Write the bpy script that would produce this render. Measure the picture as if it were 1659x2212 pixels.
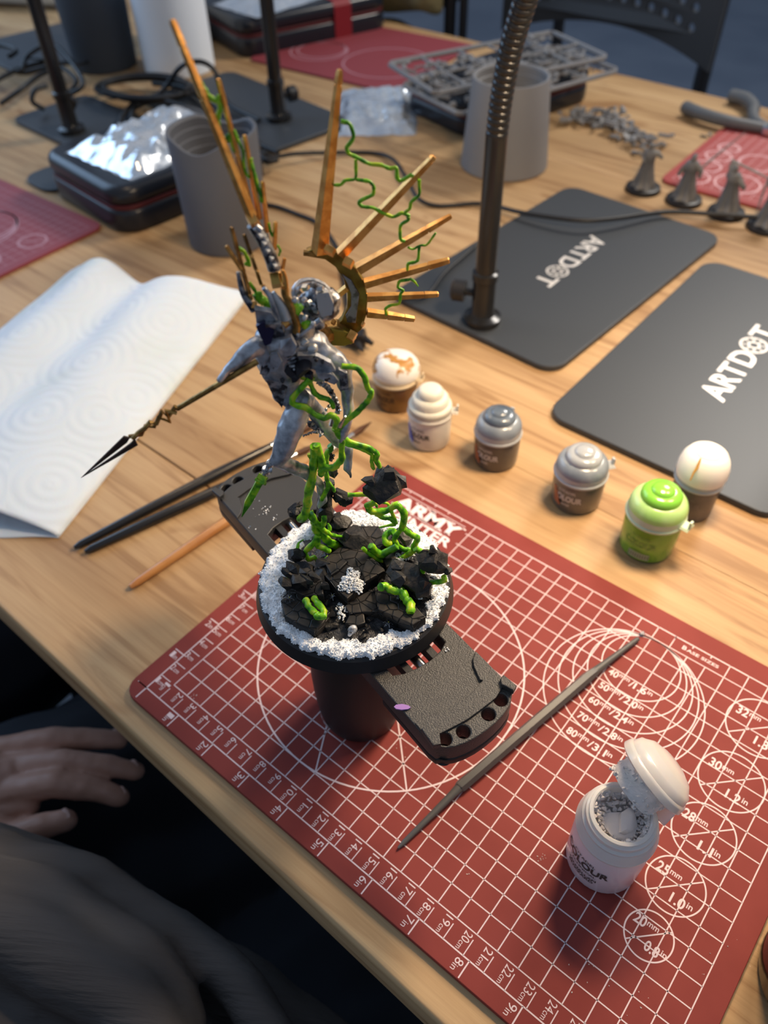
import bpy, bmesh, math, random
from mathutils import Vector, Matrix, noise
R = math.radians
for o in list(bpy.data.objects): bpy.data.objects.remove(o)
scene = bpy.context.scene
COL = scene.collection
# ---------------------------------------------------------------- frame: centimetres on the cutting mat
# x runs along the long ruler, y along the short one, z = 0 is the top of the mat (table top at z = -0.3)
S, ZT = 0.01, 0.753
def W(p): return Vector((p[0]*S, p[1]*S, p[2]*S + ZT))
# ---------------------------------------------------------------- camera
FPX = 1718.677
CAM = Vector((23.9021, -8.7899, 35.8928))
RX = Vector((0.77608787, 0.63032797, -0.01934589))
RY = Vector((0.44572254, -0.56997869, -0.69025771))
RZ = Vector((-0.44611549, 0.52707774, -0.72330493))
cd = bpy.data.cameras.new('camera'); cam = bpy.data.objects.new('camera', cd); COL.objects.link(cam)
cm = Matrix((RX, -RY, -RZ)).transposed().to_4x4(); cm.translation = W(CAM)
cam.matrix_world = cm
cd.sensor_fit = 'HORIZONTAL'; cd.sensor_width = 36; cd.lens = FPX/1659*36
cd.clip_start = 0.01; cd.clip_end = 30
cd.dof.use_dof = True; cd.dof.focus_distance = 0.305; cd.dof.aperture_fstop = 13
scene.camera = cam
# ---------------------------------------------------------------- world and light
wd = bpy.data.worlds.new('world'); scene.world = wd; wd.use_nodes = True
bg = wd.node_tree.nodes['Background']; bg.inputs[0].default_value = (0.46, 0.57, 0.76, 1); bg.inputs[1].default_value = 0.42
def area(name, loc, aim, size, power, col, shape='DISK', size_y=None):
    l = bpy.data.lights.new(name, 'AREA'); l.shape = shape; l.size = size*S
    if size_y: l.size_y = size_y*S
    l.energy = power; l.color = col
    o = bpy.data.objects.new(name, l); COL.objects.link(o); o.location = W(loc)
    o.rotation_euler = (Vector(aim)-Vector(loc)).to_track_quat('-Z', 'Y').to_euler(); return o
WARM = (1.0, 0.74, 0.47)
area('window_daylight', (-190, 10, 95), (-20, 30, 0), 150, 16, (0.45, 0.68, 1.0), 'RECTANGLE', 110)
area('ceiling_lamp', (8, 150, 105), (0, 80, 0), 40, 15, (1.0, 0.93, 0.84))
scene.view_settings.view_transform = 'Standard'; scene.view_settings.look = 'None'
scene.view_settings.exposure = 0.0; scene.view_settings.gamma = 1; scene.view_settings.use_curve_mapping = False
# ---------------------------------------------------------------- measuring helpers
def ray(u, v): return (RX*((u-829.5)/FPX) + RY*((v-1106)/FPX) + RZ).normalized()
def at(u, v, z=-0.3):                      # photo pixel -> point on the level plane z
    d = ray(u, v); return CAM + d*((z-CAM.z)/d.z)
BC = Vector((9.4, 6.3, 10.0))              # centre of the top of the miniature's round base
NV = Vector((-0.697, 0.717, 0)).normalized()
SV = Vector((0.717, 0.697, 0)).normalized()
def V(u, v, d=0.0):                        # photo pixel -> point on the upright plane d cm behind the base centre
    r = ray(u, v); return CAM + r*((BC + NV*d - CAM).dot(NV)/r.dot(NV))
def onray(u, v, dep): d = ray(u, v); return CAM + d*(dep/d.dot(RZ))
def cA(x, y): return (450+x/3.0164, 450+y/3.0164)
def cB(x, y): return (560+x/5.53, 780+y/5.53)
def cC(x, y): return (500+x/3.0164, 950+y/3.0164)
def cD(x, y): return (600+x/7.375, 1100+y/7.375)
def cE(x, y): return (780+x/6.914, 1060+y/6.914)
def cF(x, y): return (600+x/3.0164, 100+y/3.0164)
def cG(x, y): return (340+x/4.253, 120+y/4.253)
def cH(x, y): return (480+x/5.821, 450+y/5.821)
# ---------------------------------------------------------------- materials
MATS = {}
def mat(name, c, rough=0.5, metal=0.0, c2=None, ns=1.0, nd=3, bump=0.0, bs=5.0, bd=0.02, stretch=None, coat=0.0,
        trans=0.0, sss=0.0, spec=0.5, lo=0.4, hi=0.6, emit=0.0, c3=None, alpha=1.0, vor=False, sheen=0.0, ior=1.45, rotz=0.0):
    if name in MATS: return MATS[name]
    m = bpy.data.materials.new(name); m.use_nodes = True; MATS[name] = m
    nt = m.node_tree; N = nt.nodes; L = nt.links; b = N['Principled BSDF']
    b.inputs['Base Color'].default_value = (*c, 1); b.inputs['Roughness'].default_value = rough
    b.inputs['Metallic'].default_value = metal; b.inputs['Coat Weight'].default_value = coat
    b.inputs['Transmission Weight'].default_value = trans; b.inputs['Specular IOR Level'].default_value = spec
    b.inputs['Alpha'].default_value = alpha; b.inputs['IOR'].default_value = ior
    if sheen: b.inputs['Sheen Weight'].default_value = sheen
    if sss:
        b.inputs['Subsurface Weight'].default_value = sss; b.inputs['Subsurface Radius'].default_value = (1, .8, .6)
        b.inputs['Subsurface Scale'].default_value = 0.004
    if emit:
        b.inputs['Emission Color'].default_value = (*c, 1); b.inputs['Emission Strength'].default_value = emit
    tc = N.new('ShaderNodeTexCoord'); mp = N.new('ShaderNodeMapping'); L.new(tc.outputs['Object'], mp.inputs[0])
    s = stretch or (1, 1, 1); mp.inputs['Scale'].default_value = (100*s[0], 100*s[1], 100*s[2])
    if rotz: mp.vector_type = 'TEXTURE'; mp.inputs['Scale'].default_value = (.01/s[0], .01/s[1], .01/s[2]); mp.inputs['Rotation'].default_value = (0, 0, rotz)
    if c2:
        n = N.new('ShaderNodeTexNoise'); n.inputs['Scale'].default_value = ns; n.inputs['Detail'].default_value = nd
        L.new(mp.outputs[0], n.inputs[0]); r = N.new('ShaderNodeValToRGB'); L.new(n.outputs[0], r.inputs[0])
        r.color_ramp.elements[0].position = lo; r.color_ramp.elements[0].color = (*c, 1)
        r.color_ramp.elements[1].position = hi; r.color_ramp.elements[1].color = (*c2, 1)
        if c3: e = r.color_ramp.elements.new(min(.99, hi+.12)); e.color = (*c3, 1)
        L.new(r.outputs[0], b.inputs['Base Color'])
    if bump:
        if vor: n2 = N.new('ShaderNodeTexVoronoi'); n2.feature = 'DISTANCE_TO_EDGE'
        else: n2 = N.new('ShaderNodeTexNoise'); n2.inputs['Detail'].default_value = 3
        n2.inputs['Scale'].default_value = bs; L.new(mp.outputs[0], n2.inputs[0])
        bp = N.new('ShaderNodeBump'); bp.inputs['Strength'].default_value = bump; bp.inputs['Distance'].default_value = bd*S
        src = n2.outputs[0]
        if vor:
            mr = N.new('ShaderNodeMapRange'); mr.inputs['From Max'].default_value = 0.06; L.new(src, mr.inputs[0]); src = mr.outputs[0]
        L.new(src, bp.inputs['Height']); L.new(bp.outputs[0], b.inputs['Normal'])
    return m
def wood_mat():
    m = bpy.data.materials.new('table_wood'); m.use_nodes = True; nt = m.node_tree; N = nt.nodes; L = nt.links; b = N['Principled BSDF']
    tc = N.new('ShaderNodeTexCoord'); oi = N.new('ShaderNodeObjectInfo')
    ad = N.new('ShaderNodeVectorMath'); ad.operation = 'MULTIPLY_ADD'
    cx = N.new('ShaderNodeCombineXYZ')
    for i in range(3): L.new(oi.outputs['Random'], cx.inputs[i])
    L.new(cx.outputs[0], ad.inputs[0]); ad.inputs[1].default_value = (3, 5, 2); L.new(tc.outputs['Object'], ad.inputs[2])
    def nz(sx, sy, sz, sc, det, dist=0.0):
        mp = N.new('ShaderNodeMapping'); mp.inputs['Scale'].default_value = (sx*100, sy*100, sz*100); L.new(ad.outputs[0], mp.inputs[0])
        n = N.new('ShaderNodeTexNoise'); n.inputs['Scale'].default_value = sc; n.inputs['Detail'].default_value = det
        n.inputs['Distortion'].default_value = dist; L.new(mp.outputs[0], n.inputs[0]); return n.outputs[0]
    def ramp(src, pts):
        r = N.new('ShaderNodeValToRGB'); L.new(src, r.inputs[0])
        while len(r.color_ramp.elements) < len(pts): r.color_ramp.elements.new(.5)
        for e, (p, c) in zip(r.color_ramp.elements, pts): e.position = p; e.color = (*c, 1)
        return r.outputs[0]
    def mix(a, c, f, mode='MULTIPLY'):
        x = N.new('ShaderNodeMix'); x.data_type = 'RGBA'; x.blend_type = mode; x.inputs[0].default_value = f
        L.new(a, x.inputs[6]); L.new(c, x.inputs[7]); return x.outputs[2]
    c0 = ramp(nz(.018, .16, .16, 1, 2, .6), [(.3, (.40, .245, .115)), (.5, (.52, .335, .165)), (.7, (.60, .405, .215))])
    g1 = ramp(nz(.055, .75, .75, 1, 4, 1.6), [(.34, (.62, .53, .46)), (.46, (.90, .86, .83)), (.6, (1, 1, 1))])
    g2 = ramp(nz(.25, 9, 9, 1, 3, .2), [(.35, (.82, .78, .74)), (.6, (1, 1, 1))])
    kn = ramp(nz(.08, .2, .2, 1, 2, 1.0), [(.29, (.62, .50, .40)), (.35, (1, 1, 1))])
    c = mix(mix(mix(c0, g1, .85), g2, .4), kn, .8)
    br = N.new('ShaderNodeMapRange'); L.new(oi.outputs['Random'], br.inputs[0]); br.inputs['To Min'].default_value = .86; br.inputs['To Max'].default_value = 1.06
    hs = N.new('ShaderNodeHueSaturation'); L.new(c, hs.inputs['Color']); L.new(br.outputs[0], hs.inputs['Value'])
    L.new(hs.outputs[0], b.inputs['Base Color']); b.inputs['Roughness'].default_value = .5; b.inputs['Specular IOR Level'].default_value = .3
    bp = N.new('ShaderNodeBump'); bp.inputs['Strength'].default_value = .25; bp.inputs['Distance'].default_value = .0002
    L.new(g2, bp.inputs['Height']); L.new(bp.outputs[0], b.inputs['Normal']); return m
def paper_mat():                            # kitchen paper: embossed rings
    m = bpy.data.materials.new('kitchen_paper'); m.use_nodes = True; nt = m.node_tree; N = nt.nodes; L = nt.links; b = N['Principled BSDF']
    uv = N.new('ShaderNodeUVMap'); uv.uv_map = 'UVMap'
    v = N.new('ShaderNodeTexVoronoi'); v.inputs['Scale'].default_value = .16; v.inputs['Randomness'].default_value = .6; L.new(uv.outputs[0], v.inputs[0])
    v.voronoi_dimensions = '2D'
    mu = N.new('ShaderNodeMath'); mu.operation = 'MULTIPLY'; mu.inputs[1].default_value = 45; L.new(v.outputs[0], mu.inputs[0])
    si = N.new('ShaderNodeMath'); si.operation = 'SINE'; L.new(mu.outputs[0], si.inputs[0])
    n = N.new('ShaderNodeTexNoise'); n.inputs['Scale'].default_value = 7; L.new(uv.outputs[0], n.inputs[0])
    ad = N.new('ShaderNodeMath'); ad.operation = 'ADD'; L.new(si.outputs[0], ad.inputs[0]); L.new(n.outputs[0], ad.inputs[1])
    bp = N.new('ShaderNodeBump'); bp.inputs['Strength'].default_value = .4; bp.inputs['Distance'].default_value = .0003
    L.new(ad.outputs[0], bp.inputs['Height']); L.new(bp.outputs[0], b.inputs['Normal'])
    n3 = N.new('ShaderNodeTexNoise'); n3.inputs['Scale'].default_value = .09; n3.inputs['Detail'].default_value = 3; L.new(uv.outputs[0], n3.inputs[0])
    r = N.new('ShaderNodeValToRGB'); L.new(n3.outputs[0], r.inputs[0])
    r.color_ramp.elements[0].position = .55; r.color_ramp.elements[0].color = (.74, .77, .82, 1)
    r.color_ramp.elements[1].position = .72; r.color_ramp.elements[1].color = (.64, .69, .68, 1)
    L.new(r.outputs[0], b.inputs['Base Color']); b.inputs['Roughness'].default_value = .95; b.inputs['Specular IOR Level'].default_value = .1
    b.inputs['Subsurface Weight'].default_value = .15; b.inputs['Subsurface Scale'].default_value = .003; return m
WOOD = wood_mat(); PAPER = paper_mat()
MAT_RED = mat('mat_vinyl', (.215, .038, .031), .62, c2=(.24, .044, .036), ns=.3, bump=.15, bs=25, bd=.01, spec=.18)
MAT_RED2 = mat('mat_vinyl_faded', (.24, .04, .05), .55)
INK = mat('mat_white_ink', (.74, .58, .58), .5)
INK2 = mat('mat_pale_ink', (.42, .22, .26), .6)
BLK = mat('black_plastic', (.018, .018, .019), .5, bump=.5, bs=28, bd=.015)
BLKT = mat('black_textured_plastic', (.040, .037, .033), .40, bump=1.0, bs=20, bd=.035, spec=.7)
BLKS = mat('black_smooth_plastic', (.014, .013, .014), .42)
METAL = mat('bare_steel', (.6, .6, .6), .2, 1)
CHROME = mat('black_gloss_metal', (.02, .02, .021), .22, .3)
SILVER = mat('silver_paint', (.17, .18, .205), .40, .70, c2=(.64, .66, .70), ns=2.2, nd=3, lo=.28, hi=.66, bump=.5, bs=4, bd=.04)
DSILVER = mat('dark_silver_paint', (.06, .06, .07), .4, .75, c2=(.45, .47, .50), ns=4.0, nd=4, lo=.42, hi=.62, bump=.8, bs=7, bd=.04)
GOLD = mat('gold_paint', (.66, .29, .06), .36, .6, c2=(.88, .46, .12), ns=2.5, nd=3, bump=.3, bs=8, bd=.02)
DGOLD = mat('dark_gold_paint', (.22, .12, .03), .4, .8, c2=(.48, .28, .08), ns=3.5, nd=3, bump=.4, bs=8, bd=.02)
GREEN = mat('green_paint', (.04, .21, .006), .38, c2=(.20, .55, .010), c3=(.50, .66, .02), ns=2.6, nd=2, lo=.36, hi=.52, bump=.3, bs=6, bd=.03)
ROCK = mat('black_rock_paint', (.006, .006, .007), .5, c2=(.024, .021, .018), ns=3, nd=5, bump=.9, bs=5, bd=.05)
SLAB = mat('black_slab_paint', (.008, .0075, .0075), .48, c2=(.034, .028, .023), ns=2, nd=5, bump=1.0, bs=2.0, bd=.06, vor=True)
EARTH = mat('glossy_black_earth', (.012, .013, .016), .3, c2=(.05, .05, .055), ns=3, nd=5, bump=1.0, bs=9, bd=.05)
SNOW = mat('white_snow_paste', (.90, .91, .92), .95, bump=.4, bs=12, bd=.04, spec=.1)
WHITEP = mat('white_plastic', (.82, .80, .76), .4, sss=.1)
GREYC = mat('grey_cup_plastic', (.20, .20, .205), .55)
DGREYC = mat('charcoal_cup_plastic', (.10, .105, .12), .6)
GREYM = mat('grey_model_plastic', (.20, .20, .205), .5)
DARKG = mat('charcoal_plastic', (.05, .05, .055), .5)
PLATE = mat('anodised_black_plate', (.040, .045, .052), .44, .1, bump=.1, bs=40, bd=.01)
RUBBER = mat('black_cable', (.012, .012, .013), .45)
CASE = mat('black_case_shell', (.012, .014, .020), .28)
CASER = mat('dark_red_zip', (.075, .006, .008), .5)
FOIL = mat('crinkled_foil', (.72, .78, .84), .22, .75, c2=(.88, .9, .92), ns=.5)
FLOORM = mat('floor_dark', (.20, .23, .28), .5, c2=(.24, .27, .32), ns=.03, nd=4)
LOGO = mat('silver_print', (.75, .72, .68), .35, .3)
# ---------------------------------------------------------------- mesh collecting
class M:
    def __init__(s): s.v = []; s.f = []; s.m = []
    def add(s, vs, fs, mi=0):
        k = len(s.v); s.v += [Vector(p) for p in vs]; s.f += [tuple(i+k for i in f) for f in fs]; s.m += [mi]*len(fs); return s
    def box(s, c, sz, rot=None, mi=0, taper=1.0):
        c = Vector(c); q = rot if rot is not None else Matrix.Identity(3)
        if isinstance(q, (int, float)): q = Matrix.Rotation(q, 3, 'Z')
        vs = []
        for z in (-.5, .5):
            t = taper if z > 0 else 1
            for x, y in ((-.5, -.5), (.5, -.5), (.5, .5), (-.5, .5)): vs.append(c + q @ Vector((x*sz[0]*t, y*sz[1]*t, z*sz[2])))
        return s.add(vs, [(3, 2, 1, 0), (4, 5, 6, 7), (0, 1, 5, 4), (1, 2, 6, 5), (2, 3, 7, 6), (3, 0, 4, 7)], mi)
    def tube(s, pts, r, n=8, mi=0, closed=False, ends=True, flat=None, up=None):
        pts = [Vector(p) for p in pts]; k = len(pts)
        rr = [r]*k if isinstance(r, (int, float)) else [r[0]+(r[1]-r[0])*i/max(1, k-1) for i in range(k)] if len(r) == 2 and k != 2 else list(r)
        base = len(s.v); prev = up
        for i, p in enumerate(pts):
            t = (pts[(i+1) % k]-pts[i-1]) if closed else (pts[min(i+1, k-1)]-pts[max(i-1, 0)])
            t.normalize()
            if prev is None: prev = Vector((0, 0, 1)) if abs(t.z) < .9 else Vector((1, 0, 0))
            a = (prev - t*prev.dot(t))
            if a.length < 1e-5: a = t.orthogonal()
            a.normalize(); b = t.cross(a); prev = a
            fl = flat or 1.0
            for j in range(n):
                w = 2*math.pi*(j+.5)/n; s.v.append(p + (a*math.cos(w)*fl + b*math.sin(w))*rr[i])
        for i in range(k if closed else k-1):
            for j in range(n):
                i2 = (i+1) % k
                s.f.append((base+i*n+j, base+i*n+(j+1) % n, base+i2*n+(j+1) % n, base+i2*n+j)); s.m.append(mi)
        if not closed and ends:
            s.f.append(tuple(base+j for j in range(n-1, -1, -1))); s.m.append(mi)
            s.f.append(tuple(base+(k-1)*n+j for j in range(n))); s.m.append(mi)
        return s
    def lathe(s, c, prof, n=40, mi=0, sx=1.0):
        c = Vector(c); base = len(s.v)
        for (r, z) in prof:
            for j in range(n):
                w = 2*math.pi*j/n; s.v.append(c+Vector((r*math.cos(w)*sx, r*math.sin(w), z)))
        for i in range(len(prof)-1):
            for j in range(n):
                s.f.append((base+i*n+j, base+i*n+(j+1) % n, base+(i+1)*n+(j+1) % n, base+(i+1)*n+j)); s.m.append(mi)
        s.f.append(tuple(base+j for j in range(n-1, -1, -1))); s.m.append(mi)
        s.f.append(tuple(base+(len(prof)-1)*n+j for j in range(n))); s.m.append(mi)
        return s
    def rock(s, c, r, seed, n=22, sq=(1, 1, 1), mi=0):
        rnd = random.Random(seed); bm = bmesh.new()
        for _ in range(n):
            d = Vector((rnd.gauss(0, 1), rnd.gauss(0, 1), rnd.gauss(0, 1))).normalized()*r*rnd.uniform(.78, 1.08)
            bm.verts.new(Vector((d.x*sq[0], d.y*sq[1], d.z*sq[2])))
        bmesh.ops.convex_hull(bm, input=bm.verts); loose = [v for v in bm.verts if not v.link_faces]
        for v in loose: bm.verts.remove(v)
        bm.verts.index_update(); c = Vector(c)
        s.add([c+v.co for v in bm.verts], [tuple(v.index for v in f.verts) for f in bm.faces], mi); bm.free(); return s
    def outline(s, loops, z0, z1, bev=0.0, seg=2, mi=0, T=None):      # flat shape with holes, raised between z0 and z1
        vs, fs = curve_solid(loops, z1-z0, bev, seg); zc = (z0+z1)/2
        vs = [Vector((p[0], p[1], p[2]+zc)) for p in vs]
        if T: vs = [T(p) for p in vs]
        return s.add(vs, fs, mi)
    def build(s, name, material=None, parent=None, smooth=40, origin=None):
        if parent is not None: org = parent.matrix_basis.translation if not parent.parent else None
        if parent is not None:
            org = Vector((0, 0, 0)); q = parent
            while q is not None: org = org + q.location; q = q.parent
        elif origin is not None: org = W(origin)
        else:
            lo = [min(p[i] for p in s.v) for i in range(3)]; hi = [max(p[i] for p in s.v) for i in range(3)]
            org = W(((lo[0]+hi[0])/2, (lo[1]+hi[1])/2, lo[2]))
        me = bpy.data.meshes.new(name); me.from_pydata([W(p)-org for p in s.v], [], s.f)
        ms = material if isinstance(material, (list, tuple)) else [material]
        for m_ in ms: me.materials.append(m_)
        if len(ms) > 1: me.polygons.foreach_set('material_index', s.m)
        me.validate(); me.update()
        if smooth:
            me.polygons.foreach_set('use_smooth', [True]*len(me.polygons)); me.set_sharp_from_angle(angle=R(smooth))
        o = bpy.data.objects.new(name, me); COL.objects.link(o)
        if parent is not None: o.parent = parent
        else: o.location = org
        return o
def tmp_mesh(ob):
    COL.objects.link(ob); dg = bpy.context.evaluated_depsgraph_get(); dg.update(); e = ob.evaluated_get(dg); me = e.to_mesh()
    vs = [v.co.copy() for v in me.vertices]; fs = [tuple(p.vertices) for p in me.polygons]; e.to_mesh_clear()
    bpy.data.objects.remove(ob); return vs, fs
def curve_solid(loops, h, bev=0.0, seg=2):
    cu = bpy.data.curves.new('tmp', 'CURVE'); cu.dimensions = '2D'; cu.fill_mode = 'BOTH'
    cu.extrude = max(0, h/2-bev); cu.bevel_depth = bev; cu.bevel_resolution = seg; cu.offset = -bev
    for lp in loops:
        sp = cu.splines.new('POLY'); sp.points.add(len(lp)-1); sp.use_cyclic_u = True
        for q, p in zip(sp.points, lp): q.co = (p[0], p[1], 0, 1)
    vs, fs = tmp_mesh(bpy.data.objects.new('tmp', cu)); return vs, fs
TXT = {}
def text2d(body, bold=0.0):
    if (body, bold) not in TXT:
        cu = bpy.data.curves.new('tmp', 'FONT'); cu.body = body; cu.size = 1; cu.offset = bold; cu.resolution_u = 3; cu.fill_mode = 'BOTH'
        vs, fs = tmp_mesh(bpy.data.objects.new('tmp', cu))
        x0 = min(v.x for v in vs); x1 = max(v.x for v in vs); y0 = min(v.y for v in vs); y1 = max(v.y for v in vs)
        TXT[(body, bold)] = ([((v.x-x0)/(x1-x0), (v.y-y0)/(y1-y0)) for v in vs], fs, (x1-x0)/(y1-y0))
    return TXT[(body, bold)]
def put_text(m, body, p0, r, u, w=None, h=1.0, bold=0.01, mi=0):      # lower left corner p0, reading direction r, up u
    vs, fs, asp = text2d(body, bold); w = w or h*asp; p0 = Vector(p0); r = Vector(r); u = Vector(u)
    m.add([p0 + r*(x*w) + u*(y*h) for x, y in vs], fs, mi)
def wrap_text(m, body, c, rad, ang, z, h, w=None, bold=0.01, mi=0, taper=0.0):
    vs, fs, asp = text2d(body, bold); w = w or h*asp
    out = []
    for x, y in vs:
        a = ang + (x-.5)*w/rad; rr = rad + taper*y
        out.append((c[0]+rr*math.cos(a), c[1]+rr*math.sin(a), z+y*h))
    m.add(out, fs, mi)
def tag(o, label=None, cat=None, group=None, kind=None):
    if label: o['label'] = label
    if cat: o['category'] = cat
    if group: o['group'] = group
    if kind: o['kind'] = kind
    return o
def thing(name, loc, label, cat, group=None):
    o = bpy.data.objects.new(name, None); COL.objects.link(o); o.location = W(loc); o.empty_display_size = .01
    return tag(o, label, cat, group)
def rrect(cx, cy, sx, sy, rad, rot=0.0, n=5):
    out = []
    for qx, qy, a0 in ((1, 1, 0), (-1, 1, 90), (-1, -1, 180), (1, -1, 270)):
        for i in range(n+1):
            a = R(a0+90*i/n); x = qx*(sx/2-rad)+rad*math.cos(a); y = qy*(sy/2-rad)+rad*math.sin(a)
            out.append((cx+x*math.cos(rot)-y*math.sin(rot), cy+x*math.sin(rot)+y*math.cos(rot)))
    return out
def circle(cx, cy, r, n=24): return [(cx+r*math.cos(2*math.pi*i/n), cy+r*math.sin(2*math.pi*i/n)) for i in range(n)]
def catmull(pts, k=4):
    pts = [Vector(p) for p in pts]; out = []
    for i in range(len(pts)-1):
        p0 = pts[max(i-1, 0)]; p1 = pts[i]; p2 = pts[i+1]; p3 = pts[min(i+2, len(pts)-1)]
        for j in range(k):
            t = j/k; out.append(.5*((2*p1)+(p2-p0)*t+(2*p0-5*p1+4*p2-p3)*t*t+(3*p1-p0-3*p2+p3)*t**3))
    out.append(pts[-1]); return out
def caps(prims):                                                     # tapered capsules -> raw mesh
    m = M()
    for p0, r0, p1, r1 in prims:
        p0 = Vector(p0); p1 = Vector(p1); d = (p1-p0); L_ = d.length
        d = d.normalized() if L_ > 1e-6 else Vector((0, 0, 1))
        pts = []; rr = []
        for a in (80, 55, 30, 0): pts.append(p0-d*r0*math.sin(R(a))); rr.append(max(.02*r0, r0*math.cos(R(a))))
        for a in (0, 30, 55, 80): pts.append(p1+d*r1*math.sin(R(a))); rr.append(max(.02*r1, r1*math.cos(R(a))))
        m.tube(pts, rr, n=12)
    return m
def blob(name, prims, voxel, material, parent=None, smooth=3, factor=.5, extra=None, disp=0.0, dsc=1.0, origin=None):   # one continuous skin over capsules
    m = caps(prims)
    if extra: m.add(extra.v, extra.f)
    me = bpy.data.meshes.new('tmp'); me.from_pydata(m.v, [], m.f); me.update()
    ob = bpy.data.objects.new('tmp', me)
    rm = ob.modifiers.new('r', 'REMESH'); rm.mode = 'VOXEL'; rm.voxel_size = voxel
    if smooth: sm = ob.modifiers.new('s', 'SMOOTH'); sm.iterations = smooth; sm.factor = factor
    vs, fs = tmp_mesh(ob); out = M()
    if disp: vs = [v + Vector((noise.noise(v*dsc), noise.noise(v*dsc+Vector((9, 0, 0))), noise.noise(v*dsc+Vector((0, 9, 0)))))*disp for v in vs]
    out.add(vs, fs); return out.build(name, material, parent, smooth=180, origin=origin)
# ================================================================ setting
wl = M(); wl.box((-20, 620, 60), (2600, 8, 272)).build('wall_far', mat('wall_paint', (.30, .32, .35), .8), smooth=0)['kind'] = 'structure'
fl = M(); fl.box((-20, 60, -76.3), (2600, 2600, 2)).build('floor', FLOORM, smooth=0)['kind'] = 'structure'
# ================================================================ table: boards running along x
TA = R(-1.2)
def trot(x, y): return (x*math.cos(TA)-y*math.sin(TA), x*math.sin(TA)+y*math.cos(TA))
table = thing('work_table', (-30, 48, -75.3), 'long pale wooden work table under all the hobby tools', 'table')
rnd = random.Random(5)
BW = 14.2
for k in range(7):
    y0 = -2.05 + BW*k; xs = [-190]; x = -190 + rnd.uniform(40, 90)
    xs = [-190, -95-12*(k % 3), 110]
    for a, b in zip(xs, xs[1:]):
        g = .006
        poly = [trot(a+g, y0+g), trot(b-g, y0+g), trot(b-g, y0+BW-g), trot(a+g, y0+BW-g)]
        m = M(); m.outline([poly], -2.9+rnd.uniform(0, .01), -.3, .05 if k not in (0, 6) else .3, 3 if k in (0, 6) else 1)
        m.build('plank', WOOD, table, smooth=35)
LEG = mat('dark_steel', (.03, .032, .036), .45, .6)
for x, y in ((-150, 6), (70, 6), (-150, 90), (70, 90)):
    m = M(); m.box((x, y, -39), (5, 5, 72.2)).build('leg', LEG, table, smooth=0)
m = M(); m.box((-40, 8, -6), (215, 3, 6)).box((-40, 88, -6), (215, 3, 6)); m.build('apron_rail', LEG, table, smooth=0)
# ================================================================ the near cutting mat with its print
def line(m, a, b, w, z=.006):
    a = Vector((a[0], a[1], z)); b = Vector((b[0], b[1], z)); n = Vector((-(b-a).y, (b-a).x, 0)).normalized()*w/2
    m.add([a-n, b-n, b+n, a+n], [(0, 1, 2, 3)])
def arc(m, c, r, w, a0=0, a1=360, z=.007, n=96):
    vs = []; k = max(8, int(n*(a1-a0)/360))
    for i in range(k+1):
        t = R(a0+(a1-a0)*i/k)
        for q in (r-w/2, r+w/2): vs.append((c[0]+q*math.cos(t), c[1]+q*math.sin(t), z))
    m.add(vs, [(2*i, 2*i+1, 2*i+3, 2*i+2) for i in range(k)])
cmat = thing('cutting_mat', (14, 10, -.3), 'near dark red cutting mat with full white grid, rulers and base size circles', 'cutting mat', )
m = M(); m.outline([rrect(14.05, 10.1, 30, 21.9, .9)], -.3, 0, .04, 2); m.build('mat_sheet', MAT_RED, cmat, smooth=30)
g = M(); GW = .052
for x in range(1, 29):
    if 2 <= x <= 6: line(g, (x, 1), (x, 17), GW)
    elif x in (21, 22): line(g, (x, 1), (x, 19), GW)
    else: line(g, (x, 1), (x, 19.9), GW)
for y in range(1, 20):
    if y in (18, 19): line(g, (6.8, y), (28, y), GW); line(g, (1, y), (1.3, y), GW)
    else: line(g, (1, y), (28, y), GW)
line(g, (-.1, 19.86), (28, 19.86), .07); line(g, (1.3, 19.45), (6.5, 19.42), .05); line(g, (2.6, 18.24), (5.6, 18.21), .05); line(g, (2.8, 17.03), (7, 17.0), .05)
for x in (2, 3, 4, 5, 6, 20, 21, 22): line(g, (x, 19.86), (x, 19.68), .06)
for a in (1.2, 18.2): pass
g.build('grid_print', INK, cmat, smooth=0)
g = M()
line(g, (-.62, 0), (28, 0), .06); line(g, (0, -.7), (0, 19.86), .07)
for k in range(1, 29): line(g, (k, 0), (k, .74), .045)
for k in range(1, 20): line(g, (0, k), (.72, k), .05)
for k in range(1, 12): line(g, (2.54*k, 0), (2.54*k, -.78), .06)
for k in range(0, 8): line(g, (0, 2.54*k), (-.66, 2.54*k), .06)
g.build('ruler_print', INK, cmat, smooth=0)
g = M()
arc(g, (9, 9), 7, .085)
for a in (-45,): line(g, (9+7*math.cos(R(a)), 9+7*math.sin(R(a))), (9+2.4*math.cos(R(a)), 9+2.4*math.sin(R(a))), .075)
line(g, (9.96, 2.1), (8.0, 5.6), .07)
for k, rr_ in enumerate((2, 2.5, 3, 3.5, 4)): arc(g, (19.4, 18.93-rr_), rr_, .06)
for (y, rr_) in ((17.35, 1.6), (13.87, 1.5), (10.78, 1.4), (7.9, 1.25), (5.39, 1.0)):
    arc(g, (25.52, y), rr_, .062)
    d = rr_*math.cos(R(45)); line(g, (25.52-d, y-d), (25.52+d, y+d), .055)
g.build('circle_print', INK, cmat, smooth=0)
g = M(); ZP = .008
for k in range(1, 29):
    s_ = str(k); w_ = .21*len(s_) if k not in (1, 11) else (.14 if k == 1 else .34)
    put_text(g, s_, (k-.45, .88, ZP), (0, -1, 0), (1, 0, 0), w_, .36, .0)
    put_text(g, 'cm', (k-.45, .88-w_-.04, ZP), (0, -1, 0), (1, 0, 0), .34, .17, .0)
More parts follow.
